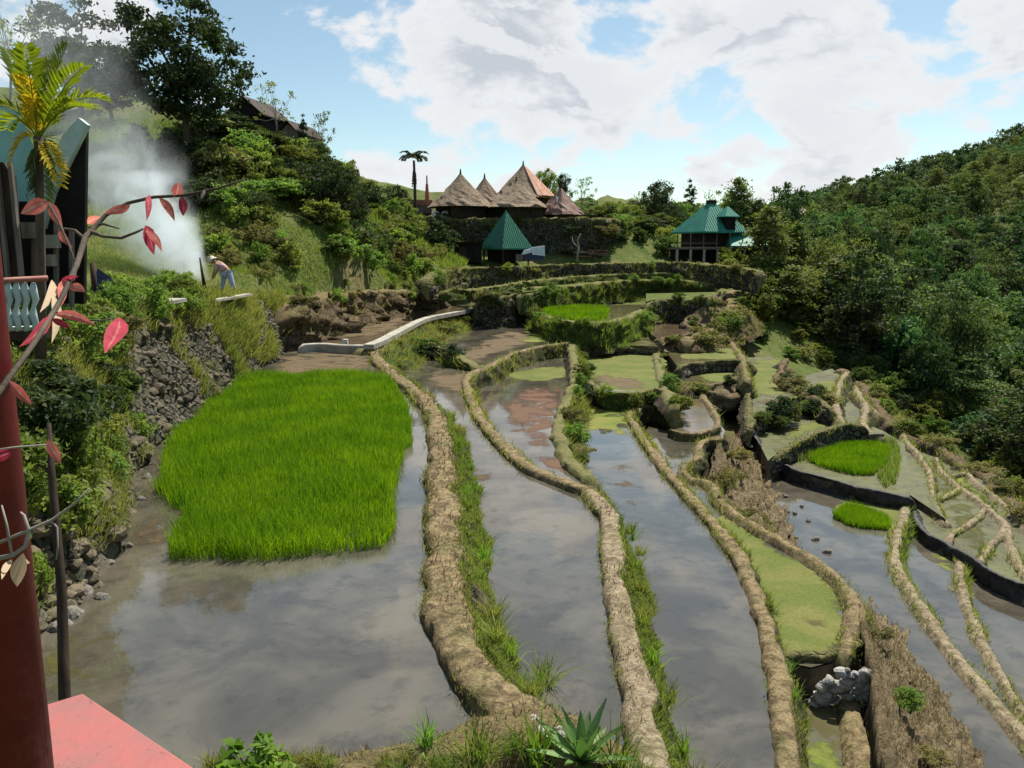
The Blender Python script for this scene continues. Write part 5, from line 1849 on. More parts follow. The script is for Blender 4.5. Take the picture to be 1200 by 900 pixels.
# terrace wall under the huts
dike('VW', 'dark overgrown stone wall carrying the hut row', [(462, 264), (480, 258), (540, 256), (620, 256), (700, 256), (735, 261)], [3.2] * 6, 1.2, -.9, batter=.1, inlow=2.6, mat='dark_wall', amp=.25, grass=26, gmat='grass_olive', ghgt=.3, name='stone_wall', cat='stone wall')

bushes_on('VW', 22, (.7, 1.5), 'dac', 'bush hanging on the wall under the huts', off=(.3, 1.2), dz=(-.2, -2.6))
# grey box house with a little mast, left of the huts
o = empty('block_house', (PD(492, 250, 92)[0], 92, gz(PD(492, 250, 92)[0], 92)), 'grey flat block house with a pinkish parapet left of the huts', 'house')
zt = PD(492, 237, 92)[2] - o.location.z
MB().box((0, 0, zt / 2 - .3), (2.9, 2.6, zt)).build('wall', M['grey_wood'], o)
MB().box((.3, 0, zt - .1), (2.5, 2.8, .55)).build('parapet', M['rail_red'], o)
MB().tube([(.85, 0, zt), (.85, 0, zt + 2.9)], [.12, .07], 6).build('mast', M['grey_wood'], o)
MB().box((.85, 0, zt + 1.1), (.5, .4, 1.8), top=.5).build('tank', M['rail_red'], o)
for k, (uu, w) in enumerate(((511, .9), (522, 1.05))):
    p = PD(uu, 247, 87.2)
    bm = bmesh.new()
    bmesh.ops.create_icosphere(bm, subdivisions=3, radius=.5)
    for q in bm.verts:
        q.co = Vector((q.co.x * w * 1.1, q.co.y * .7, q.co.z * 1.0 * (1 - .2 * abs(q.co.x)))) * (1 + .07 * float(vnoise(np.array([[*q.co]]) * 4 + k)[0]))
    me = bpy.data.meshes.new('sack')
    bm.to_mesh(me)
    bm.free()
    me.materials.append(M['white'])
    tag(link('sack', me, None, (p[0], 87.2, 3.55)), ['bulging white sack on the wall beside the grey block house', 'wider white sack beside the first hut'][k], 'sack')


def slab_poly(mb, pts3, thick=(0, .08, 0)):
    """a polygon of 3D points given a real thickness"""
    n = len(pts3)
    a = [np.asarray(p, float) for p in pts3]
    b = [p + np.asarray(thick) for p in a]
    mb.add(a + b, [tuple(range(n)), tuple(range(2 * n - 1, n - 1, -1))] + [(i, n + i, n + (i + 1) % n, (i + 1) % n) for i in range(n)])
    return mb


def pyramid(mb, s, h, z0, top=.04, rz=0, thick=.12, cx=0, cy=0, sx=None):
    s2 = s / 2
    sx = (sx or s) / 2
    cr, sr = math.cos(rz), math.sin(rz)

    def rt(x, y, z):
        return (cx + x * cr - y * sr, cy + x * sr + y * cr, z)
    q = [(-sx, -s2), (sx, -s2), (sx, s2), (-sx, s2)]
    V = [rt(x, y, z0 - thick) for x, y in q] + [rt(x, y, z0) for x, y in q] + [rt(x * top, y * top, z0 + h) for x, y in q]
    Fs = [(3, 2, 1, 0)]
    for l in (0, 4):
        for j in range(4):
            Fs.append((l + j, l + (j + 1) % 4, l + 4 + (j + 1) % 4, l + 4 + j))
    Fs.append((8, 9, 10, 11))
    mb.add(V, Fs)


def ridges(mb, s, h, z0, rz, n=12, top=.04, cx=0, cy=0):
    """standing seams on the four faces"""
    for f in range(4):
        a = rz + f * math.pi / 2
        ca, sa = math.cos(a), math.sin(a)
        for k in range(-n, n + 1):
            t = k / (n + .5)
            x0, y0 = t * s / 2, -s / 2
            f1 = max(top, abs(t) + .01)
            x1, y1 = t * s / 2, -s / 2 * f1
            p0 = (cx + x0 * ca - y0 * sa, cy + x0 * sa + y0 * ca, z0 + .015)
            p1 = (cx + x1 * ca - y1 * sa, cy + x1 * sa + y1 * ca, z0 + h * (1 - f1) / (1 - top) + .015)
            mb.tube([p0, p1], .03, 4, False)


# green pyramid pavilion
c = PD(593, 291, 80)
g = -1.15
o = empty('pavilion', (c[0], 80, g), 'open pavilion with a green metal pyramid roof below the huts', 'pavilion')
ze, za = c[2] - g, PD(593, 249, 80)[2] - g
mb = MB()
pyramid(mb, 3.75, za - ze, ze, .05, R(38))
rf = mb.build('roof', M['green_roof'], o)
mb = MB()
ridges(mb, 3.75, za - ze, ze, R(38), 7, .05)
mb.build('seams', M['green_roof'], rf)
MB().tube([(0, 0, za - .05), (0, 0, za + .2)], [.14, .08], 6).build('cap', M['green_roof'], rf)
for k in range(4):
    th = R(38 + 45 + 90 * k)
    MB().tube([(math.cos(th) * 2.2, math.sin(th) * 2.2, -.4), (math.cos(th) * 2.2, math.sin(th) * 2.2, ze)], .09, 6).build('post', M['dark_wood'], o)
MB().box((0, .3, .55), (2.6, 2.6, 1.1), R(38)).build('counter', M['interior'], o)
MB().box((1.3, -1.5, .35), (.7, .5, .7)).build('bench', M['grey_wood'], o)
# dark shed at its left
c = PD(549, 296, 78.5)
o = empty('shed', (c[0], 78.5, -1.2), 'dark low shed left of the green pavilion', 'shed')
MB().box((0, 0, .85), (2.6, 1.8, 1.9)).build('wall', M['interior'], o)
MB().box((0, 0, 1.86), (3.0, 2.2, .1), ty=-.15).build('roof', M['dark_wood'], o)
MB().box((-.5, -.93, .7), (.7, .06, 1.4)).build('door', M['dark_wood'], o)
# blue tarp
c = PD(626, 297, 79)
mb = MB()
mb.add([(-1.2, -.6, -.35), (1.0, -.7, -.4), (1.1, .7, -.4), (-1.1, .7, -.35), (-.75, -.4, .55), (.95, -.45, .85), (.9, .5, .8), (-.8, .4, .6)], [(0, 1, 5, 4), (1, 2, 6, 5), (2, 3, 7, 6), (3, 0, 4, 7), (4, 5, 6, 7)])
o = mb.build('tarp', M['navy'], None, loc=(c[0], 79, c[2] - .2))
tag(o, 'blue tarpaulin heap right of the green pavilion', 'tarpaulin')
slab_poly(MB(), [(-.2, -.66, .1), (1.02, -.72, -.05), (1.0, -.52, .92), (-.3, -.47, .74)], (0, .03, .02)).build('pale_flap', M['skylight'], o)
slab_poly(MB(), [(-1.25, -.68, .05), (-.25, -.68, .3), (-.3, -.5, .66), (-1.0, -.5, .5)], (0, .03, .02)).build('white_flap', M['white'], o)
# pinkish board pile and dead trunk
c = PD(697, 300, 80)
o = empty('board_pile', (c[0], 80, c[2] - .2), 'heap of loose boards and pinkish sheets on the village terrace', 'board pile')
for k in range(7):
    MB().box((random.uniform(-1.2, 1.2), random.uniform(-.3, .3), .15 + .1 * k), (random.uniform(1.2, 2.2), .3, .05), random.uniform(-.4, .4), tx=random.uniform(-.1, .1)).build('board', M['grey_wood' if k % 3 else 'rail_red'], o)
c = PD(676, 302, 79)
o = tag(MB().tube([(0, 0, -.3), (.15, 0, .9), (.05, 0, 1.7), (.35, 0, 2.3)], [.14, .11, .07, .03], 6).tube([(.13, 0, .9), (-.4, 0, 1.5), (-.5, 0, 2.0)], [.07, .05, .02], 5).build('dead_tree', M['bark_pale'], None, True, loc=(c[0], 79, c[2])), 'bare grey dead tree stump beside the board heap', 'dead tree')
# white sheet on the slope
p = hit(447, 304)
o = slab_poly(MB(), [(-.55, 0, 0), (.55, -.1, -.05), (-.2, .25, 1.3), (-.5, .2, 1.15)], (0, .04, 0)).build('white_sheet', M['white'], None, loc=tuple(p))
tag(o, 'white triangular sheet hung on the green slope', 'sheet')


# teal house on the right
def teal_house():
    y = 84.0
    k = y / F
    c = PD(832, 272, y)
    g = -1.2
    o = empty('teal_house', (c[0], y, g), 'two storey house with stepped teal metal roofs', 'house')
    ze, zt = c[2] - g, PD(832, 238, y)[2] - g
    mb = MB()
    pyramid(mb, 5.6, zt - ze, ze, .10, R(24), .15)
    rf = mb.build('roof', M['teal_roof'], o)
    mb = MB()
    ridges(mb, 5.6, zt - ze, ze, R(24), 9, .1)
    mb.build('seams', M['teal_roof'], rf)
    MB().box((0, 0, zt + .12), (.75, .75, .35), R(24)).build('vent', M['dark_wood'], rf)
    # dormer
    dx, dy = (846 - 832) * k, -1.9
    dz = PD(846, 254, y - 1.9)[2] - g
    d = MB().box((dx, dy + .3, dz - .75), (1.1, 1.4, 1.7), R(24)).build('dormer', M['interior'], o)
    mb = MB()
    pyramid(mb, 1.75, 1.0, dz + .02, .08, R(24), .08, dx, dy + .2)
    mb.build('dormer_roof', M['teal_roof'], d)
    # upper storey: posts, back wall, deck
    zd = PD(832, 290, y)[2] - g
    MB().box((0, .4, (ze + zd) / 2), (4.1, 3.9, ze - zd - .05), R(24)).build('wall', M['dark_wood'], o)
    MB().box((.3, -.1, zd - .1), (8.6, 5.0, .2)).build('deck', M['grey_wood'], o)
    for j in range(7):
        x = -3.8 + j * 1.3
        MB().tube([(x, -2.5, zd), (x, -2.5, ze - .1)], .06, 6).build('post', M['grey_wood'], o)
    for j in range(7):
        x = -3.8 + j * 1.35
        MB().box((x, -2.45, zd / 2 - .4), (.22, .22, zd + .6)).build('pillar', M['concrete'], o)
    MB().box((-1.8, -2.52, zd + .42), (4.2, .06, .07)).build('railing', M['grey_wood'], o)
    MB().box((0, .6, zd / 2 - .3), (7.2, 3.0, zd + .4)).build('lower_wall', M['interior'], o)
    # lower roof on the right
    mb = MB()
    x0, x1 = (846 - 832) * k, (895 - 832) * k
    zl, zh = PD(880, 288, y - 1.5)[2] - g, PD(860, 271, y)[2] - g
    mb.add([(x0, -3.2, zl), (x1, -3.1, zl - .05), (x1 - .2, 1.2, zl), (x0, 1.2, zl), (x0 + .5, -.8, zh), (x0 + 1.7, -.8, zh)] + [(x0, -3.2, zl - .12), (x1, -3.1, zl - .17), (x1 - .2, 1.2, zl - .12), (x0, 1.2, zl - .12)],
           [(0, 1, 5, 4), (1, 2, 5), (2, 3, 4, 5), (3, 0, 4), (6, 7, 1, 0), (7, 8, 2, 1), (8, 9, 3, 2), (9, 8, 7, 6)])
    mb.build('lower_roof', M['teal_roof'], o)


teal_house()


def gable_house(label, u, v_ridge, v_eave, v_base, wpx, y, roofm, wallm, depth=4, rz=0., name='house'):
    k = y / F
    c = PD(u, v_base, y)
    o = empty(name, (c[0], y, c[2]), label, 'house', rz=rz)
    w = wpx * k
    ze, zr = (v_base - v_eave) * k, (v_base - v_ridge) * k
    MB().box((0, 0, ze / 2 - .3), (w * .86, depth * .86, ze + .55)).build('wall', M[wallm], o)
    mb = MB()
    mb.add([(-w / 2, -depth / 2, ze), (w / 2, -depth / 2, ze), (w / 2, depth / 2, ze), (-w / 2, depth / 2, ze), (-w * .3, 0, zr), (w * .3, 0, zr),
            (-w / 2, -depth / 2, ze - .1), (w / 2, -depth / 2, ze - .1), (w / 2, depth / 2, ze - .1), (-w / 2, depth / 2, ze - .1)],
           [(0, 1, 5, 4), (1, 2, 5), (2, 3, 4, 5), (3, 0, 4), (6, 7, 1, 0), (7, 8, 2, 1), (8, 9, 3, 2), (9, 8, 7, 6)])
    mb.build('roof', M[roofm], o)
    MB().box((-.1 * w, -depth * .43 - .03, ze * .5), (w * .16, .06, ze * .45)).build('window', M['interior'], o)
    return o


gable_house('far brown roofed house at the forest edge', 925, 243, 255, 266, 44, 108, 'rust_dark', 'interior')
gable_house('small pale shed below the far brown house', 948, 258, 264, 274, 24, 104, 'concrete', 'grey_wood', 3)


def front_gable(label, u, v_ridge, v_eave, wpx, y, roofm, wallm, depth=5):
    """gable end towards the viewer"""
    k = y / F
    c = PD(u, v_eave, y)
    g = gz(c[0], y) - .3
    o = empty('hill_house', (c[0], y, g), label, 'house', rz=R(-12))
    w, ze, zr = wpx * k, c[2] - g, c[2] - g + (v_eave - v_ridge) * k
    mb = MB()
    mb.box((0, 0, ze / 2), (w * .84, depth * .9, ze))
    mb.add([(-w * .42, -depth * .45, ze), (w * .42, -depth * .45, ze), (0, -depth * .45, zr - .2)], [(0, 1, 2)])
    mb.build('wall', M[wallm], o)
    mb = MB()
    for s in (-1, 1):
        slab_poly(mb, [(0, -depth / 2, zr), (s * w / 2, -depth / 2, ze - .1), (s * w / 2, depth / 2, ze - .1), (0, depth / 2, zr)], (0, 0, .1))
    mb.build('roof', M[roofm], o)
    MB().box((0, -depth * .45 - .03, ze * .6), (w * .22, .06, ze * .3)).build('window', M['interior'], o)


front_gable('dark gabled house half hidden in the trees on the hill crest', 303, 121, 140, 48, 70, 'dark_wood', 'interior')
front_gable('second smaller dark roof on the hill crest by the cypress', 353, 148, 160, 26, 68, 'dark_wood', 'grey_wood')


# ------------------------------------------------------------------ palms
def frond(mbs, base, tip, droop, nleaf, llen, wid, rng, side_up=.35):
    base, tip = np.asarray(base, float), np.asarray(tip, float)
    ctrl = (base + tip) / 2 + np.array((0, 0, droop))
    pts = [(1 - t) ** 2 * base + 2 * t * (1 - t) * ctrl + t * t * tip for t in np.linspace(0, 1, 9)]
    mbs[0].tube(pts, np.linspace(wid * .6, wid * .12, 9), 5, False)
    for k in range(nleaf):
        t = .16 + .84 * k / (nleaf - 1)
        p = (1 - t) ** 2 * base + 2 * t * (1 - t) * ctrl + t * t * tip
        d = 2 * (1 - t) * (ctrl - base) + 2 * t * (tip - ctrl)
        d /= np.linalg.norm(d)
        sd = np.cross(d, (0, 0, 1.))
        sd /= np.linalg.norm(sd) + 1e-9
        up = np.cross(sd, d)
        for s in (-1, 1):
            L = llen * (math.sin(math.pi * (.12 + .8 * t)) ** .6) * rng.uniform(.85, 1.1)
            dr = d * .75 + sd * s * .75 + up * side_up + rng.normal(size=3) * .06
            dr /= np.linalg.norm(dr)
            q = p + dr * L
            q[2] -= .12 * L
            wv = np.cross(dr, up)
            wv /= np.linalg.norm(wv) + 1e-9
            w = wid * 1.5
            m = p + dr * L * .45
            mbs[1].add([p, m + wv * w, q, m - wv * w], [(0, 1, 2, 3)])


def near_palm():
    y = 10.5
    rng = np.random.default_rng(3)
    cr = PD(46, 168, y)
    g = gz(cr[0], y)
    o = empty('areca_palm', (cr[0], y, g - .2), 'slender palm with yellowing fronds in front of the dark house', 'palm')
    L = lambda u, v, dy=0.: np.array(PD(u, v, y + dy)) - np.array((cr[0], y, g - .2))
    MB().tube([L(48, 420), L(48, 330), L(47, 250), L(46, 190), L(45, 160)], [.07, .06, .055, .05, .06], 8).build('trunk', M['bark'], o, True)
    b = L(45, 165)
    a, c = MB(), MB()
    for (u, v, dy, dp) in ((8, 62, .2, .28), (30, 58, -.3, .2), (78, 56, .1, .22), (97, 80, -.3, .25), (122, 118, .2, .42), (105, 128, -.4, .35), (-8, 128, -.2, .35), (60, 75, .6, .2), (10, 150, .4, .35)):
        frond((a, c), b, L(u, v, dy), dp, 17, .34, .020, rng)
    a.build('frond_stem', M['palm'], o)
    c.build('frond', M['palm'], o)
    a, c = MB(), MB()
    for (u, v, dy, dp) in ((40, 118, -.25, .12), (22, 92, -.2, .2), (14, 190, -.2, .3), (70, 215, -.3, .25)):
        frond((a, c), b, L(u, v, dy), dp, 14, .25, .018, rng)
    c.build('yellow_frond', M['palm_yellow'], o)
    a, c = MB(), MB()
    for (u, v, dy, dp) in ((30, 225, -.1, .2), (66, 190, .2, .3), (52, 230, .1, .2)):
        frond((a, c), b, L(u, v, dy), dp, 12, .3, .018, rng, -.3)
    c.build('drooping_frond', M['dark_leaf'], o)


near_palm()


def far_palm():
    y = 88.0
    rng = np.random.default_rng(6)
    cr = PD(485, 188, y)
    g = gz(cr[0], y)
    o = empty('coconut_palm', (cr[0], y, g), 'lone slim palm standing against the sky left of the huts', 'palm')
    zt = cr[2] - g
    MB().tube([(0, 0, -.3), (.05, 0, zt * .5), (0, 0, zt)], [.2, .16, .13], 7).build('trunk', M['bark'], o, True)
    a, c = MB(), MB()
    for k in range(10):
        th = k * .63
        frond((a, c), (0, 0, zt), (math.cos(th) * 1.45, math.sin(th) * 1.45, zt + .15 + .55 * (k % 3 == 0)), .75, 14, .75, .085, rng, .1)
    c.build('frond', M['dark_leaf'], o)
    a, c = MB(), MB()
    for k in range(5):
        th = k * 1.3
        frond((a, c), (0, 0, zt - .9), (math.cos(th) * .3, math.sin(th) * .3, zt - 2.6), .35, 8, .35, .07, rng, -.3)
    c.build('dead_frond', M['bark'], o)


far_palm()


# ------------------------------------------------------------------ the dark house at the left edge
def near_house():
    o = empty('house', (-9.5, 13, -1.5), 'dark board house with a pale teal roof at the left edge', 'house')
    L = lambda u, v, y: np.array(PD(u, v, y)) - np.array((-9.5, 13, -1.5))
    slab_poly(MB(), [L(-160, 190, 12), L(4, 190, 12), L(13, 205, 12), L(25, 356, 12), L(-160, 356, 12)], (0, .12, 0)).build('board_wall', M['dark_wood'], o)
    for uu in (-40, -18, 2, 18):
        MB().box(L(uu + 4, 290, 11.95), (.05, .07, 2.4)).build('batten', M['grey_wood'], o)
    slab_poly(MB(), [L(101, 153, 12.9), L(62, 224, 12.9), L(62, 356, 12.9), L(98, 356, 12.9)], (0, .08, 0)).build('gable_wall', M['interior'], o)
    slab_poly(MB(), [L(-160, 60, 14.3), L(22, 132, 14.3), L(62, 224, 14.1), L(62, 400, 14.1), L(-160, 400, 14.1)], (-.1, .08, 0)).build('teal_wall', M['teal_sheet'], o)
    v = slab_poly(MB(), [L(102, 146, 12.75), L(92, 138, 12.8), L(72, 160, 12.8), L(50, 225, 12.8), L(50, 268, 12.75), L(62, 226, 12.75)], (0, .12, 0)).build('roof_verge', M['pale_verge'], o)
    slab_poly(MB(), [L(22, 236, 13.4), L(98, 236, 13.4), L(98, 356, 13.4), L(22, 356, 13.4)], (0, .1, 0)).build('interior_shade_panel', M['interior'], o)  # near-black panel paints in the shade of the interior behind the posts
    for uu, v0, v1 in ((40, 262, 330), (66, 250, 335), (84, 270, 340)):
        MB().tube([L(uu, v1 + 20, 12.6), L(uu, v0, 12.6)], .045, 6).build('post', M['grey_wood'], o)
    for uu, vv, s in ((36, 270, .22), (62, 283, .18), (58, 305, .16)):
        MB().box(L(uu, vv, 12.5), (s, .12, s * 1.1)).build('hung_board', M['bark_pale'], o)
    # balcony in front
    r = empty('balcony', (-6.4, 10, -1.0), 'pale balustrade with a red brown handrail at the left edge', 'balustrade')
    Lr = lambda u, v, y: np.array(PD(u, v, y)) - np.array((-6.4, 10, -1.0))
    MB().tube([Lr(-160, 337, 9.4), Lr(56, 326, 10.2)], .035, 8).build('handrail', M['rail_red'], r, True)
    MB().tube([Lr(-160, 392, 9.4), Lr(44, 384, 10.2)], .03, 8).build('bottom_rail', M['rail_paint'], r, True)
    for k in range(17):
        u = -120 + k * 10
        f = (u + 160) / 216
        y = 9.4 + .8 * f
        prof = ((0, .022), (.15, .04), (.35, .05), (.5, .024), (.65, .04), (.85, .05), (1, .024))
        a, b = Lr(u, 388, y), Lr(u, 331, y)
        MB().tube([a + (b - a) * t + np.array((.02 * math.sin(t * 12), 0, 0)) for t, _ in prof], [q for _, q in prof], 8).build('baluster', M['rail_paint'], r, True)
    slab_poly(MB(), [Lr(-160, 394, 9.5), Lr(42, 387, 10.3), Lr(42, 398, 10.3), Lr(-160, 406, 9.5)], (0, .35, 0)).build('floor', M['dark_wood'], r)


M['pale_verge'] = plain('pale_verge', (.42, .52, .48), (.33, .45, .41), 6, .6, 0, .3)
near_house()

# posts and tarps on the left terrace
p = hit(112, 352)
tag(MB().tube([(0, 0, -.2), (.0, 0, PD(112, 308, p[1])[2] - p[2])], .075, 8).build('wooden_post', M['dark_wood'], None, True, loc=tuple(p)), 'short dark wooden post beside the blue cloth', 'post')
p = hit(128, 345)
tag(MB().add([(-.5, -.3, -.1), (.6, -.35, -.12), (.5, .4, -.1), (-.5, .4, -.1), (-.25, -.05, .75), (.05, .05, .5)], [(0, 1, 5, 4), (1, 2, 5), (2, 3, 4, 5), (3, 0, 4)]).build('tarp', M['navy'], None, loc=tuple(p)), 'dark blue tarpaulin draped over a low heap by the post', 'tarpaulin')
for uu, v0, v1, lab in ((226, 325, 338, 'short dark stake at the edge of the smoke'), (238, 302, 340, 'leaning dark stake between the smoke and the person')):
    p = hit(uu, v1)
    tag(MB().tube([(0.1, 0, -.2), (-.05, 0, PD(uu, v0, p[1])[2] - p[2])], [.09, .03], 7).build('stake', M['dark_wood'], None, True, loc=tuple(p)), lab, 'stake')
a, b = PD(214, 361, 26.0), PD(291, 347, 31.0)
d = b - a
o = MB().box((0, 0, 0), (np.linalg.norm(d[:2]), .35, .08), 0).build('plank', M['plank'] if 'plank' in M else M['concrete'], None, loc=tuple((a + b) / 2 + np.array((0, 0, .06))))
o.rotation_euler = (0, -math.atan2(d[2], np.linalg.norm(d[:2])), math.atan2(d[1], d[0]))
tag(o, 'long pale plank lying on the wall edge below the person', 'plank')
p = hit(168, 357)
tag(slab_poly(MB(), [(-1.6, -.5, 0), (.9, -.3, 0), (1.0, .6, .03), (-1.4, .6, .03)], (0, 0, .1)).build('concrete_slab', M['concrete'], None, loc=(p[0], p[1], p[2] + .02)), 'flat concrete slab on the terrace left of the plank', 'slab')


# ------------------------------------------------------------------ walkway
def walkway():
    for lab, px, z, w in (('narrow pale concrete walkway curving along the channel behind the rice', [(432, 405), (447, 399), (470, 387), (500, 373), (530, 367), (554, 362), (564, 357), (568, 350)], -4.08, .46),
                          ('short pale concrete sill at the far end of the channel', [(524, 340), (545, 343), (566, 345)], -3.25, .5),):
        W = smooth_path([P(u, v, z) for u, v in px], near=.02)
        t = np.gradient(W[:, :2], axis=0)
        t /= np.linalg.norm(t, axis=1)[:, None]
        r = np.stack([t[:, 1], -t[:, 0]], 1)
        mb = MB()
        n = len(W)
        V = []
        for q, rr in zip(W, r):
            for s, dz in ((-1, -.16), (-1, .05), (1, .05), (1, -.16)):
                V.append((q[0] + rr[0] * s * w / 2, q[1] + rr[1] * s * w / 2, q[2] + dz))
        Fs = []
        for i in range(n - 1):
            for j in range(3):
                Fs.append((i * 4 + j, i * 4 + 4 + j, i * 4 + 5 + j, i * 4 + 1 + j))
        Fs += [(0, 1, 2, 3), tuple((n - 1) * 4 + j for j in (3, 2, 1, 0))]
        mb.add(V, Fs)
        tag(mb.build('walkway', M['concrete'], None), lab, 'walkway')


walkway()
p = P(405, 406, -4.3)
tag(MB().box((0, 0, 0), (.22, .3, .55)).build('sluice_block', M['stone_pale'], None, loc=(p[0], p[1], -4.25)), 'small pale sluice block in the channel edge', 'sluice')


# ------------------------------------------------------------------ stones
def stone_mesh(seed, mat):
    bm = bmesh.new()
    bmesh.ops.create_icosphere(bm, subdivisions=2, radius=1)
    rng = np.random.default_rng(seed)
    off = rng.random(3) * 50
    v = np.array([q.co[:] for q in bm.verts])
    nn = 1 + .3 * vnoise(v * 1.3 + off) + .1 * vnoise(v * 3 + off)
    for q, a in zip(bm.verts, nn):
        q.co = Vector((q.co.x * 1.2, q.co.y, q.co.z * .78)) * float(a)
    me = bpy.data.meshes.new('stone')
    bm.to_mesh(me)
    bm.free()
    me.materials.append(M[mat])
    return me


PALE = [stone_mesh(i, 'stone_pale') for i in range(4)]
GREY = [stone_mesh(10 + i, 'stone') for i in range(3)]


def stone(me, p, s, label, group):
    o = link('stone', me, None, tuple(p))
    o.scale = (s, s, s)
    o.rotation_euler = (random.uniform(-.5, .5), random.uniform(-.5, .5), random.random() * 6.28)
    tag(o, label, 'stone', group)


rng = np.random.default_rng(15)
for k in range(96):
    f = rng.random()
    u = 942 + rng.random() * 64
    v = 812 - f * 42 * min(1, .35 + (u - 942) / 50)
    z = -7.38 + (812 - v) / 42 * .72
    q = P(u, v, z) - np.array((0, .42, 0))
    stone(PALE[k % 4] if rng.random() < .8 else GREY[k % 3], q, rng.uniform(.04, .105), 'pale rounded stone in the heap between the algae paddy and the small pond', 'stones of the white heap')
for k in range(16):
    u = 618 + rng.random() * 112
    v = 840 + (u - 618) * .52 + rng.normal() * 6
    q = P(u, v, -4.24)
    stone(PALE[k % 4], q, rng.uniform(.03, .075), 'whitish stone on the near bank beside the second paddy', 'stones on the near bank')
for k in range(18):
    p_ = DIKES['D2a']
    i = int(rng.uniform(.0, .5) * len(p_))
    q = p_[i] + np.array((.33 + rng.random() * .16, 0, -.8 - rng.random() * .55))
    stone(GREY[k % 3], q, rng.uniform(.05, .12), 'grey stone stuck in the outer face of the pale dike', 'stones in the pale dike')
for k in range(12):
    u = 910 + rng.random() * 60
    v = 560 + rng.random() * 90
    q = P(u + 5, v, Z5 + .02)
    if u > 928 + (v - 590) * .25 + 22:
        continue
    stone(GREY[k % 3], q, rng.uniform(.05, .12), 'dark stone at the foot of the straw bank', 'stones under the straw bank')
for k in range(14):
    u, v = [(128, 660), (100, 695), (70, 735), (150, 640), (165, 585), (420, 405), (900, 590), (545, 560), (1075, 545), (905, 620), (120, 700), (85, 720), (172, 560), (210, 515)][k]
    stone(GREY[k % 3], P(u, v, Z1), rng.uniform(.07, .16), 'loose stone at the water edge below the left wall', 'stones at the water edge') if u < 300 else None


# ------------------------------------------------------------------ near plants
def agave():
    p = P(682, 893, -4.2)
    o = empty('agave', tuple(p), 'spiky blue green agave at the bottom edge beside the dikes', 'agave')
    rng = np.random.default_rng(2)
    mb = MB()
    for k in range(20):
        th = k * 2.4
        el = R(12 + 62 * (k / 20))
        L = rng.uniform(.42, .6)
        d = np.array((math.cos(th) * math.cos(el), math.sin(th) * math.cos(el), math.sin(el)))
        sd = np.array((-math.sin(th), math.cos(th), 0))
        up = np.cross(d, sd)
        if up[2] < 0:
            up = -up
        V = []
        prof = ((0, .03), (.25, .05), (.5, .045), (.75, .028), (1, .002))
        for t, w in prof:
            c = d * L * t + np.array((0, 0, -.10 * t * t * L))
            V += [c - sd * w + up * .012, c - up * .008, c + sd * w + up * .012]
        Fs = []
        for i in range(4):
            Fs += [(3 * i, 3 * i + 1, 3 * i + 4, 3 * i + 3), (3 * i + 1, 3 * i + 2, 3 * i + 5, 3 * i + 4)]
        mb.add(V, Fs)
    mb.build('leaves', M['agave'], o, True)


agave()
WEEDS = [(637, 802, -5.2, .30, 'single grassy weed in the second paddy near the bank'),
         (500, 876, -4.22, .24, 'weed tuft on the near bank where the broad dike begins'), (560, 890, -4.22, .28, 'bushy weed on the near bank left of the agave'), (630, 894, -4.22, .32, 'fresh green weed just left of the agave'), (722, 900, -4.22, .28, 'fresh weed just right of the agave'),
         (596, 772, -5.1, .26, 'weed at the foot of the broad dry dike')]
for k, (u, v, z, h, lab) in enumerate(WEEDS):
    TU[k % 2].place(P(u, v, z), h, lab, None)
for u, v, h, lab in ((290, 905, .26, 'leafy green weed at the bottom edge below the nearest paddy'), (322, 908, .2, 'smaller leafy weed at the bottom edge')):
    q = P(u, v, -4.2)
    SK['l'].place((q[0], q[1], q[2] - .03), h, h * 1.9, lab, None, 'weed', 'weed')
rng = np.random.default_rng(19)
for k in range(70):
    key = ['D1', 'D2a', 'D1', 'D3'][k % 4]
    p_ = DIKES[key]
    i = int(rng.random() ** 1.3 * len(p_) * .9)
    off = {'D1': (.42, .3), 'D2a': (.3, .3), 'D3': (.22, .1)}[key]
    f = rng.random()
    q = p_[i] + np.array((off[0] + f * off[1], .03, -.12 - f * .55))
    TU[k % 3].place(q, rng.uniform(.14, .26), 'small grassy weed growing out of a dike face', 'weeds on the dike faces')
for k in range(60):
    u = rng.uniform(180, 760)
    v = {0: 912, 1: 905, 2: 895}[k % 3] - 40 * math.exp(-((u - 625) / 60) ** 2) + rng.uniform(-4, 12)
    TU[k % 3].place(P(u, v, -4.24), rng.uniform(.06, .15), 'low grassy tuft on the near bank at the bottom edge', 'tufts on the near bank')


# ------------------------------------------------------------------ red pillar, ledge and pink leaved shrub
y = 1.0
zc = y / math.cos(PITCH)
rad = .065
xr = -590 / F * zc
bm = bmesh.new()
bmesh.ops.create_cone(bm, cap_ends=True, segments=40, radius1=rad, radius2=rad, depth=4.4)
me = bpy.data.meshes.new('pillar')
bm.to_mesh(me)
bm.free()
me.polygons.foreach_set('use_smooth', np.array([len(p.vertices) == 4 for p in me.polygons]))
me.materials.append(M['red_paint'])
tag(link('red_post', me, None, (xr - rad - .004, y, .3)), 'dark red round post at the left edge of the view', 'post')
mb = MB()
zl = -.9
slab_poly(mb, [P(97, 812, zl), P(-80, 866, zl), P(-80, 985, zl), P(318, 985, zl), P(236, 905, zl)], (0, 0, -.045))
o = mb.build('ledge', M['pink_paint'], None)
bv = o.modifiers.new('bevel', 'BEVEL')
bv.width = .004
bv.segments = 2
tag(o, 'faded pinkish red ledge top in the bottom left corner', 'ledge')
a, b = PD(61, 560, 2.3), PD(76, 830, 2.1)
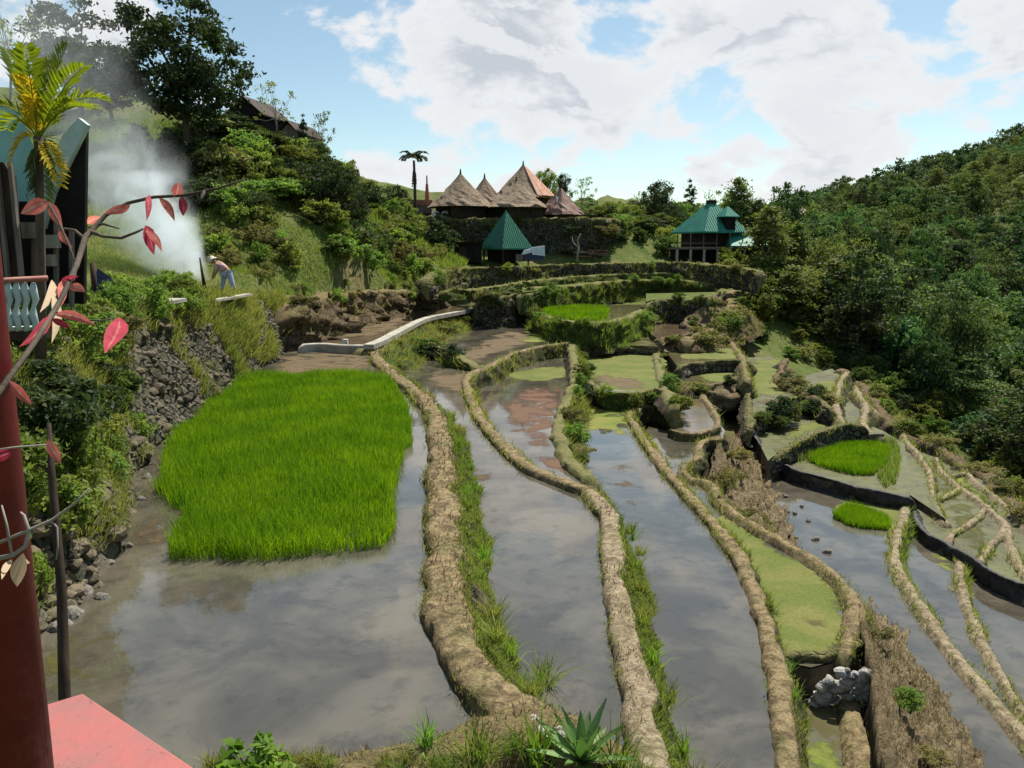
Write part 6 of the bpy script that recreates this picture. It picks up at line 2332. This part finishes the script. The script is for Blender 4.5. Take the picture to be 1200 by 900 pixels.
tag(MB().tube([a + (a - b) * .25, a, (a + b) / 2 + np.array((.01, 0, 0)), b, b + (b - a) * .6], [.006, .011, .014, .017, .018], 8).build('sapling_stem', M['dark_wood'], None, True), 'thin dark bare stem standing behind the red ledge', 'stem')


def leaf(mb, base, tip, w, curl=.12, up=None):
    base, tip = np.asarray(base, float), np.asarray(tip, float)
    d = tip - base
    L = np.linalg.norm(d)
    d /= L
    view = (base + tip) / 2
    view /= np.linalg.norm(view)
    n = -view + (np.asarray(up) if up is not None else 0)
    s = np.cross(d, n)
    s /= np.linalg.norm(s)
    n = np.cross(s, d)
    V = []
    prof = ((0, .02), (.12, .42), (.3, .86), (.48, 1), (.66, .86), (.84, .48), (1, .02))
    for t, k in prof:
        c = base + d * L * t - n * (curl + .1 * math.sin(L * 977)) * L * (t * t) + s * .05 * L * math.sin(3.2 * t + L * 811)
        hw = w / 2 * k
        V += [c - s * hw + n * hw * .35, c, c + s * hw + n * hw * .35]
    Fs = []
    for i in range(len(prof) - 1):
        Fs += [(3 * i, 3 * i + 1, 3 * i + 4, 3 * i + 3), (3 * i + 1, 3 * i + 2, 3 * i + 5, 3 * i + 4)]
    mb.add(V, Fs)


def pink_shrub():
    o = empty('pink_leaved_shrub', tuple(PD(-30, 560, .9)), 'leggy branch with pink and crimson leaves across the left foreground', 'shrub')
    base = np.array(o.location)
    dep = lambda v: float(np.interp(v, [200, 280, 340, 450, 700], [1.75, 1.6, 1.4, .93, .86]))
    L = lambda u, v, dy=0.: np.array(PD(u, v, dep(v) + dy)) - base
    k = lambda v: dep(v) / F
    mb = MB()
    main = [(-40, 520), (0, 458), (40, 402), (72, 350), (90, 310), (100, 278), (124, 252), (150, 238), (180, 231), (215, 229), (255, 221), (290, 209)]
    mb.tube([L(*q) for q in main], [.004, .0038, .0038, .004, .005, .006, .0044, .0036, .0034, .003, .0026, .0014], 7)
    mb.tube([L(240, 224), L(236, 232), L(233, 238)], [.004, .003, .002], 5)
    mb.tube([L(108, 272), L(120, 277), L(142, 279), L(160, 272), L(168, 268)], [.005, .003, .003, .0025, .002], 6)
    mb.tube([L(104, 268), L(120, 262), L(140, 268)], [.004, .003, .001], 5)
    mb.tube([L(101, 282), L(88, 270), L(76, 268), L(66, 272)], [.004, .003, .0025, .002], 5)
    mb.tube([L(57, 239), L(68, 258), L(80, 285), L(88, 307)], [.0025, .0022, .002, .0018], 5)
    mb.tube([L(85, 330), L(88, 318)], [.004, .003], 5)
    mb.tube([L(66, 366), L(95, 375), L(120, 376), L(134, 372)], [.002, .0015, .0013, .0012], 5)
    mb.build('branch', M['bark'], o, True)
    mb = MB()
    mb.tube([L(-10, 528), L(20, 524), L(58, 521)], [.0012, .0012, .001], 5)
    mb.tube([L(-10, 640), L(30, 623), L(60, 610), L(88, 590), L(105, 572)], [.0022, .002, .0018, .0015, .001], 5)
    mb.tube([L(-10, 656), L(15, 651), L(30, 640), L(34, 622), L(28, 604), L(24, 600)], [.003, .0028, .0025, .002, .0018, .001], 6)
    mb.tube([L(14, 650), L(8, 615), L(2, 592)], [.0018, .0015, .001], 5)
    mb.tube([L(60, 611), L(67, 618), L(68, 640), L(66, 656)], [.0014, .0012, .001, .0008], 5)
    mb.build('pale_twig', M['bark_pale'], o, True)
    leaves = {'pink_leaf': [((58, 238), (24, 249), 19), ((56, 237), (73, 263), 13), ((68, 267), (84, 287), 9), ((152, 239), (126, 250), 11), ((119, 254), (99, 264), 11), ((187, 231), (203, 257), 10), ((204, 231), (211, 214), 13), ((80, 328), (68, 357), 12), ((82, 333), (98, 343), 12), ((64, 368), (99, 378), 12), ((9, 447), (39, 473), 13), ((58, 514), (69, 544), 13), ((170, 268), (186, 292), 9), ((200, 222), (214, 228), 9)],
              'crimson_leaf': [((178, 229), (172, 249), 8), ((212, 230), (215, 253), 11), ((168, 265), (180, 291), 15), ((63, 374), (36, 392), 14), ((135, 371), (129, 410), 25), ((16, 530), (-9, 537), 15), ((70, 330), (88, 326), 9), ((62, 372), (78, 384), 9)],
              'cream_leaf': [((61, 328), (52, 352), 11), ((66, 346), (60, 382), 12), ((26, 648), (21, 688), 19), ((14, 655), (4, 676), 9), ((30, 652), (34, 668), 8)]}
    for m, ls in leaves.items():
        mb = MB()
        for j, (b_, t_, w) in enumerate(ls):
            v = (b_[1] + t_[1]) / 2
            leaf(mb, L(*b_) + base, L(*t_, (-.03, .03, .0)[j % 3]) + base, w * .92 * k(v))
        mb.v = [(a[0] - base[0], a[1] - base[1], a[2] - base[2]) for a in mb.v]
        lo_ = mb.build('leaves', M[m], o, True)
        at = lo_.data.attributes.new('mid', 'FLOAT', 'POINT')
        at.data.foreach_set('value', np.array([1. if q % 3 == 1 else 0. for q in range(len(mb.v))], np.float32))


pink_shrub()


# ------------------------------------------------------------------ the person by the smoke
def skin_mesh(name, joints, edges, mat, parent, sub=2):
    me = bpy.data.meshes.new(name)
    me.from_pydata([j[0] for j in joints], edges, [])
    ob = bpy.data.objects.new(name, me)
    COL.objects.link(ob)
    md = ob.modifiers.new('skin', 'SKIN')
    md.use_smooth_shade = True
    for v, j in zip(me.skin_vertices[0].data if me.skin_vertices else [], joints):
        v.radius = (j[1], j[1] * (j[2] if len(j) > 2 else 1))
    if not me.skin_vertices:
        pass
    sd_ = ob.modifiers.new('sub', 'SUBSURF')
    sd_.levels = sd_.render_levels = sub
    dg = bpy.context.evaluated_depsgraph_get()
    m2 = bpy.data.meshes.new_from_object(ob.evaluated_get(dg))
    m2.name = name
    bpy.data.objects.remove(ob)
    m2.materials.clear()
    m2.materials.append(M[mat])
    m2.polygons.foreach_set('use_smooth', np.ones(len(m2.polygons), bool))
    return link(name, m2, parent)


def person():
    p = PERSON.copy()
    p[2] += .12
    o = empty('person', tuple(p), 'person in a pink shirt and pale trousers bending beside the smoke', 'person', scale=1.02)
    J = [((0, 0, .78), .15, .8), ((-.10, 0, .98), .145, .85), ((-.27, 0, 1.12), .16, .8), ((-.36, -.02, 1.16), .06), ((-.45, -.03, 1.17), .095), ((-.50, -.03, 1.20), .10),
         ((.12, -.06, .72), .10), ((.22, -.10, .40), .075), ((.30, -.05, .08), .05), ((.20, -.14, .03), .045),
         ((-.10, .08, .72), .10), ((-.18, .10, .40), .075), ((-.26, .12, .08), .05), ((-.38, .1, .03), .045),
         ((-.29, -.20, 1.08), .06), ((-.38, -.26, .82), .048), ((-.46, -.24, .58), .036), ((-.48, -.24, .50), .035),
         ((-.29, .20, 1.08), .06), ((-.42, .22, .84), .048), ((-.54, .16, .62), .036), ((-.57, .15, .55), .035)]
    E = [(0, 1), (1, 2), (2, 3), (3, 4), (4, 5), (0, 6), (6, 7), (7, 8), (8, 9), (0, 10), (10, 11), (11, 12), (12, 13), (2, 14), (14, 15), (15, 16), (16, 17), (2, 18), (18, 19), (19, 20), (20, 21)]
    b = skin_mesh('body', J, E, 'skin', o)
    s = lambda idx, g: [(J[i][0], J[i][1] * g, J[i][2] if len(J[i]) > 2 else 1) for i in idx]
    skin_mesh('shirt', s([0, 1, 2, 14, 15, 18, 19], 1.22), [(0, 1), (1, 2), (2, 3), (3, 4), (2, 5), (5, 6)], 'pink_cloth', b)
    skin_mesh('trousers', s([0, 6, 7, 8, 10, 11, 12], 1.32), [(0, 1), (1, 2), (2, 3), (0, 4), (4, 5), (5, 6)], 'blue_cloth', b)
    mb = MB()
    c = np.array((-.53, -.03, 1.27))
    mb.tube([c + np.array((.02, 0, -.05)), c + np.array((0, 0, -.03)), c, c + np.array((-.02, 0, .09)), c + np.array((-.03, 0, .12))], [.19, .2, .115, .10, .03], 14)
    mb.build('hat', M['pale_cloth'], b, True)


person()


# ------------------------------------------------------------------ smoke
def smoke():
    px = [(236, 345, 33.5, 1.0), (224, 316, 33.6, 2.0), (200, 292, 34, 2.8), (172, 258, 34.5, 3.6), (148, 210, 35, 4.2), (125, 160, 36, 4.6), (100, 110, 37.5, 5.4), (65, 55, 39, 6.4), (25, -5, 41, 7), (-30, -80, 46, 5)]
    pts = [PD(u, v, y) for u, v, y, r in px]
    path = smooth_path(pts, step=.7)
    rr = np.interp(np.linspace(0, 1, len(path)), np.linspace(0, 1, len(px)), [q[3] for q in px])
    mb = MB()
    mb.tube(list(path), list(rr), 16)
    V = np.array(mb.v)
    d = fbm(V * .55, 3)[:, None] * .45 * np.repeat(rr, 16)[:, None]
    cen = np.repeat(path, 16, axis=0)
    dv = V - cen
    V = V + dv / (np.linalg.norm(dv, axis=1)[:, None] + 1e-9) * d
    mb.v = [tuple(q) for q in V]
    o = mb.build('smoke', M['smoke'], None, True)
    tag(o, 'bluish white smoke drifting up from a fire on the left terrace', 'smoke', kind='stuff')


def smoke_mat():
    m, nt, N, L = new_mat('smoke')
    o = N('ShaderNodeOutputMaterial')
    v = N('ShaderNodeVolumePrincipled')
    L(v.outputs[0], o.inputs['Volume'])
    v.inputs['Color'].default_value = (.86, .93, 1, 1)
    v.inputs['Anisotropy'].default_value = .25
    pos = geo(nt)
    a, b2 = PD(231, 336, 33.6), PD(96, 130, 36.5)
    dr = (b2 - a) / np.linalg.norm(b2 - a)

    def vec(op, x, y):
        n = N('ShaderNodeVectorMath')
        n.operation = op
        for i, q in enumerate((x, y)):
            if isinstance(q, (tuple, np.ndarray)):
                n.inputs[i].default_value = tuple(map(float, q))
            else:
                L(q, n.inputs[i])
        return n.outputs['Value'] if op in ('DOT_PRODUCT', 'LENGTH') else n.outputs[0]
    wn = N('ShaderNodeTexNoise')
    wn.inputs['Scale'].default_value = .35
    wn.inputs['Detail'].default_value = 4
    L(pos, wn.inputs['Vector'])
    warped = vec('ADD', pos, vec('MULTIPLY', vec('SUBTRACT', wn.outputs['Color'], (.5, .5, .5)), (2.6, 2.6, 2.6)))
    rel = vec('SUBTRACT', warped, a)
    along = vec('DOT_PRODUCT', rel, dr)
    dist = vec('LENGTH', vec('CROSS_PRODUCT', rel, dr), (0., 0., 0.))
    rad = maprange(nt, along, -1., 14., .7, 4.6, False)
    core = maprange(nt, mth(nt, 'DIVIDE', dist, rad), .25, 1.0, 1.0, 0.0)
    n1 = noise_node(nt, .75, 6, .62, warped, .6)
    fall = maprange(nt, along, .5, 9.5, 1.0, .035)
    d = mth(nt, 'MULTIPLY', maprange(nt, n1, .34, .66, .05, 1.), mth(nt, 'MULTIPLY', mth(nt, 'MULTIPLY', fall, core), 1.5))
    L(d, v.inputs['Density'])
    return m


M['smoke'] = smoke_mat()
smoke()
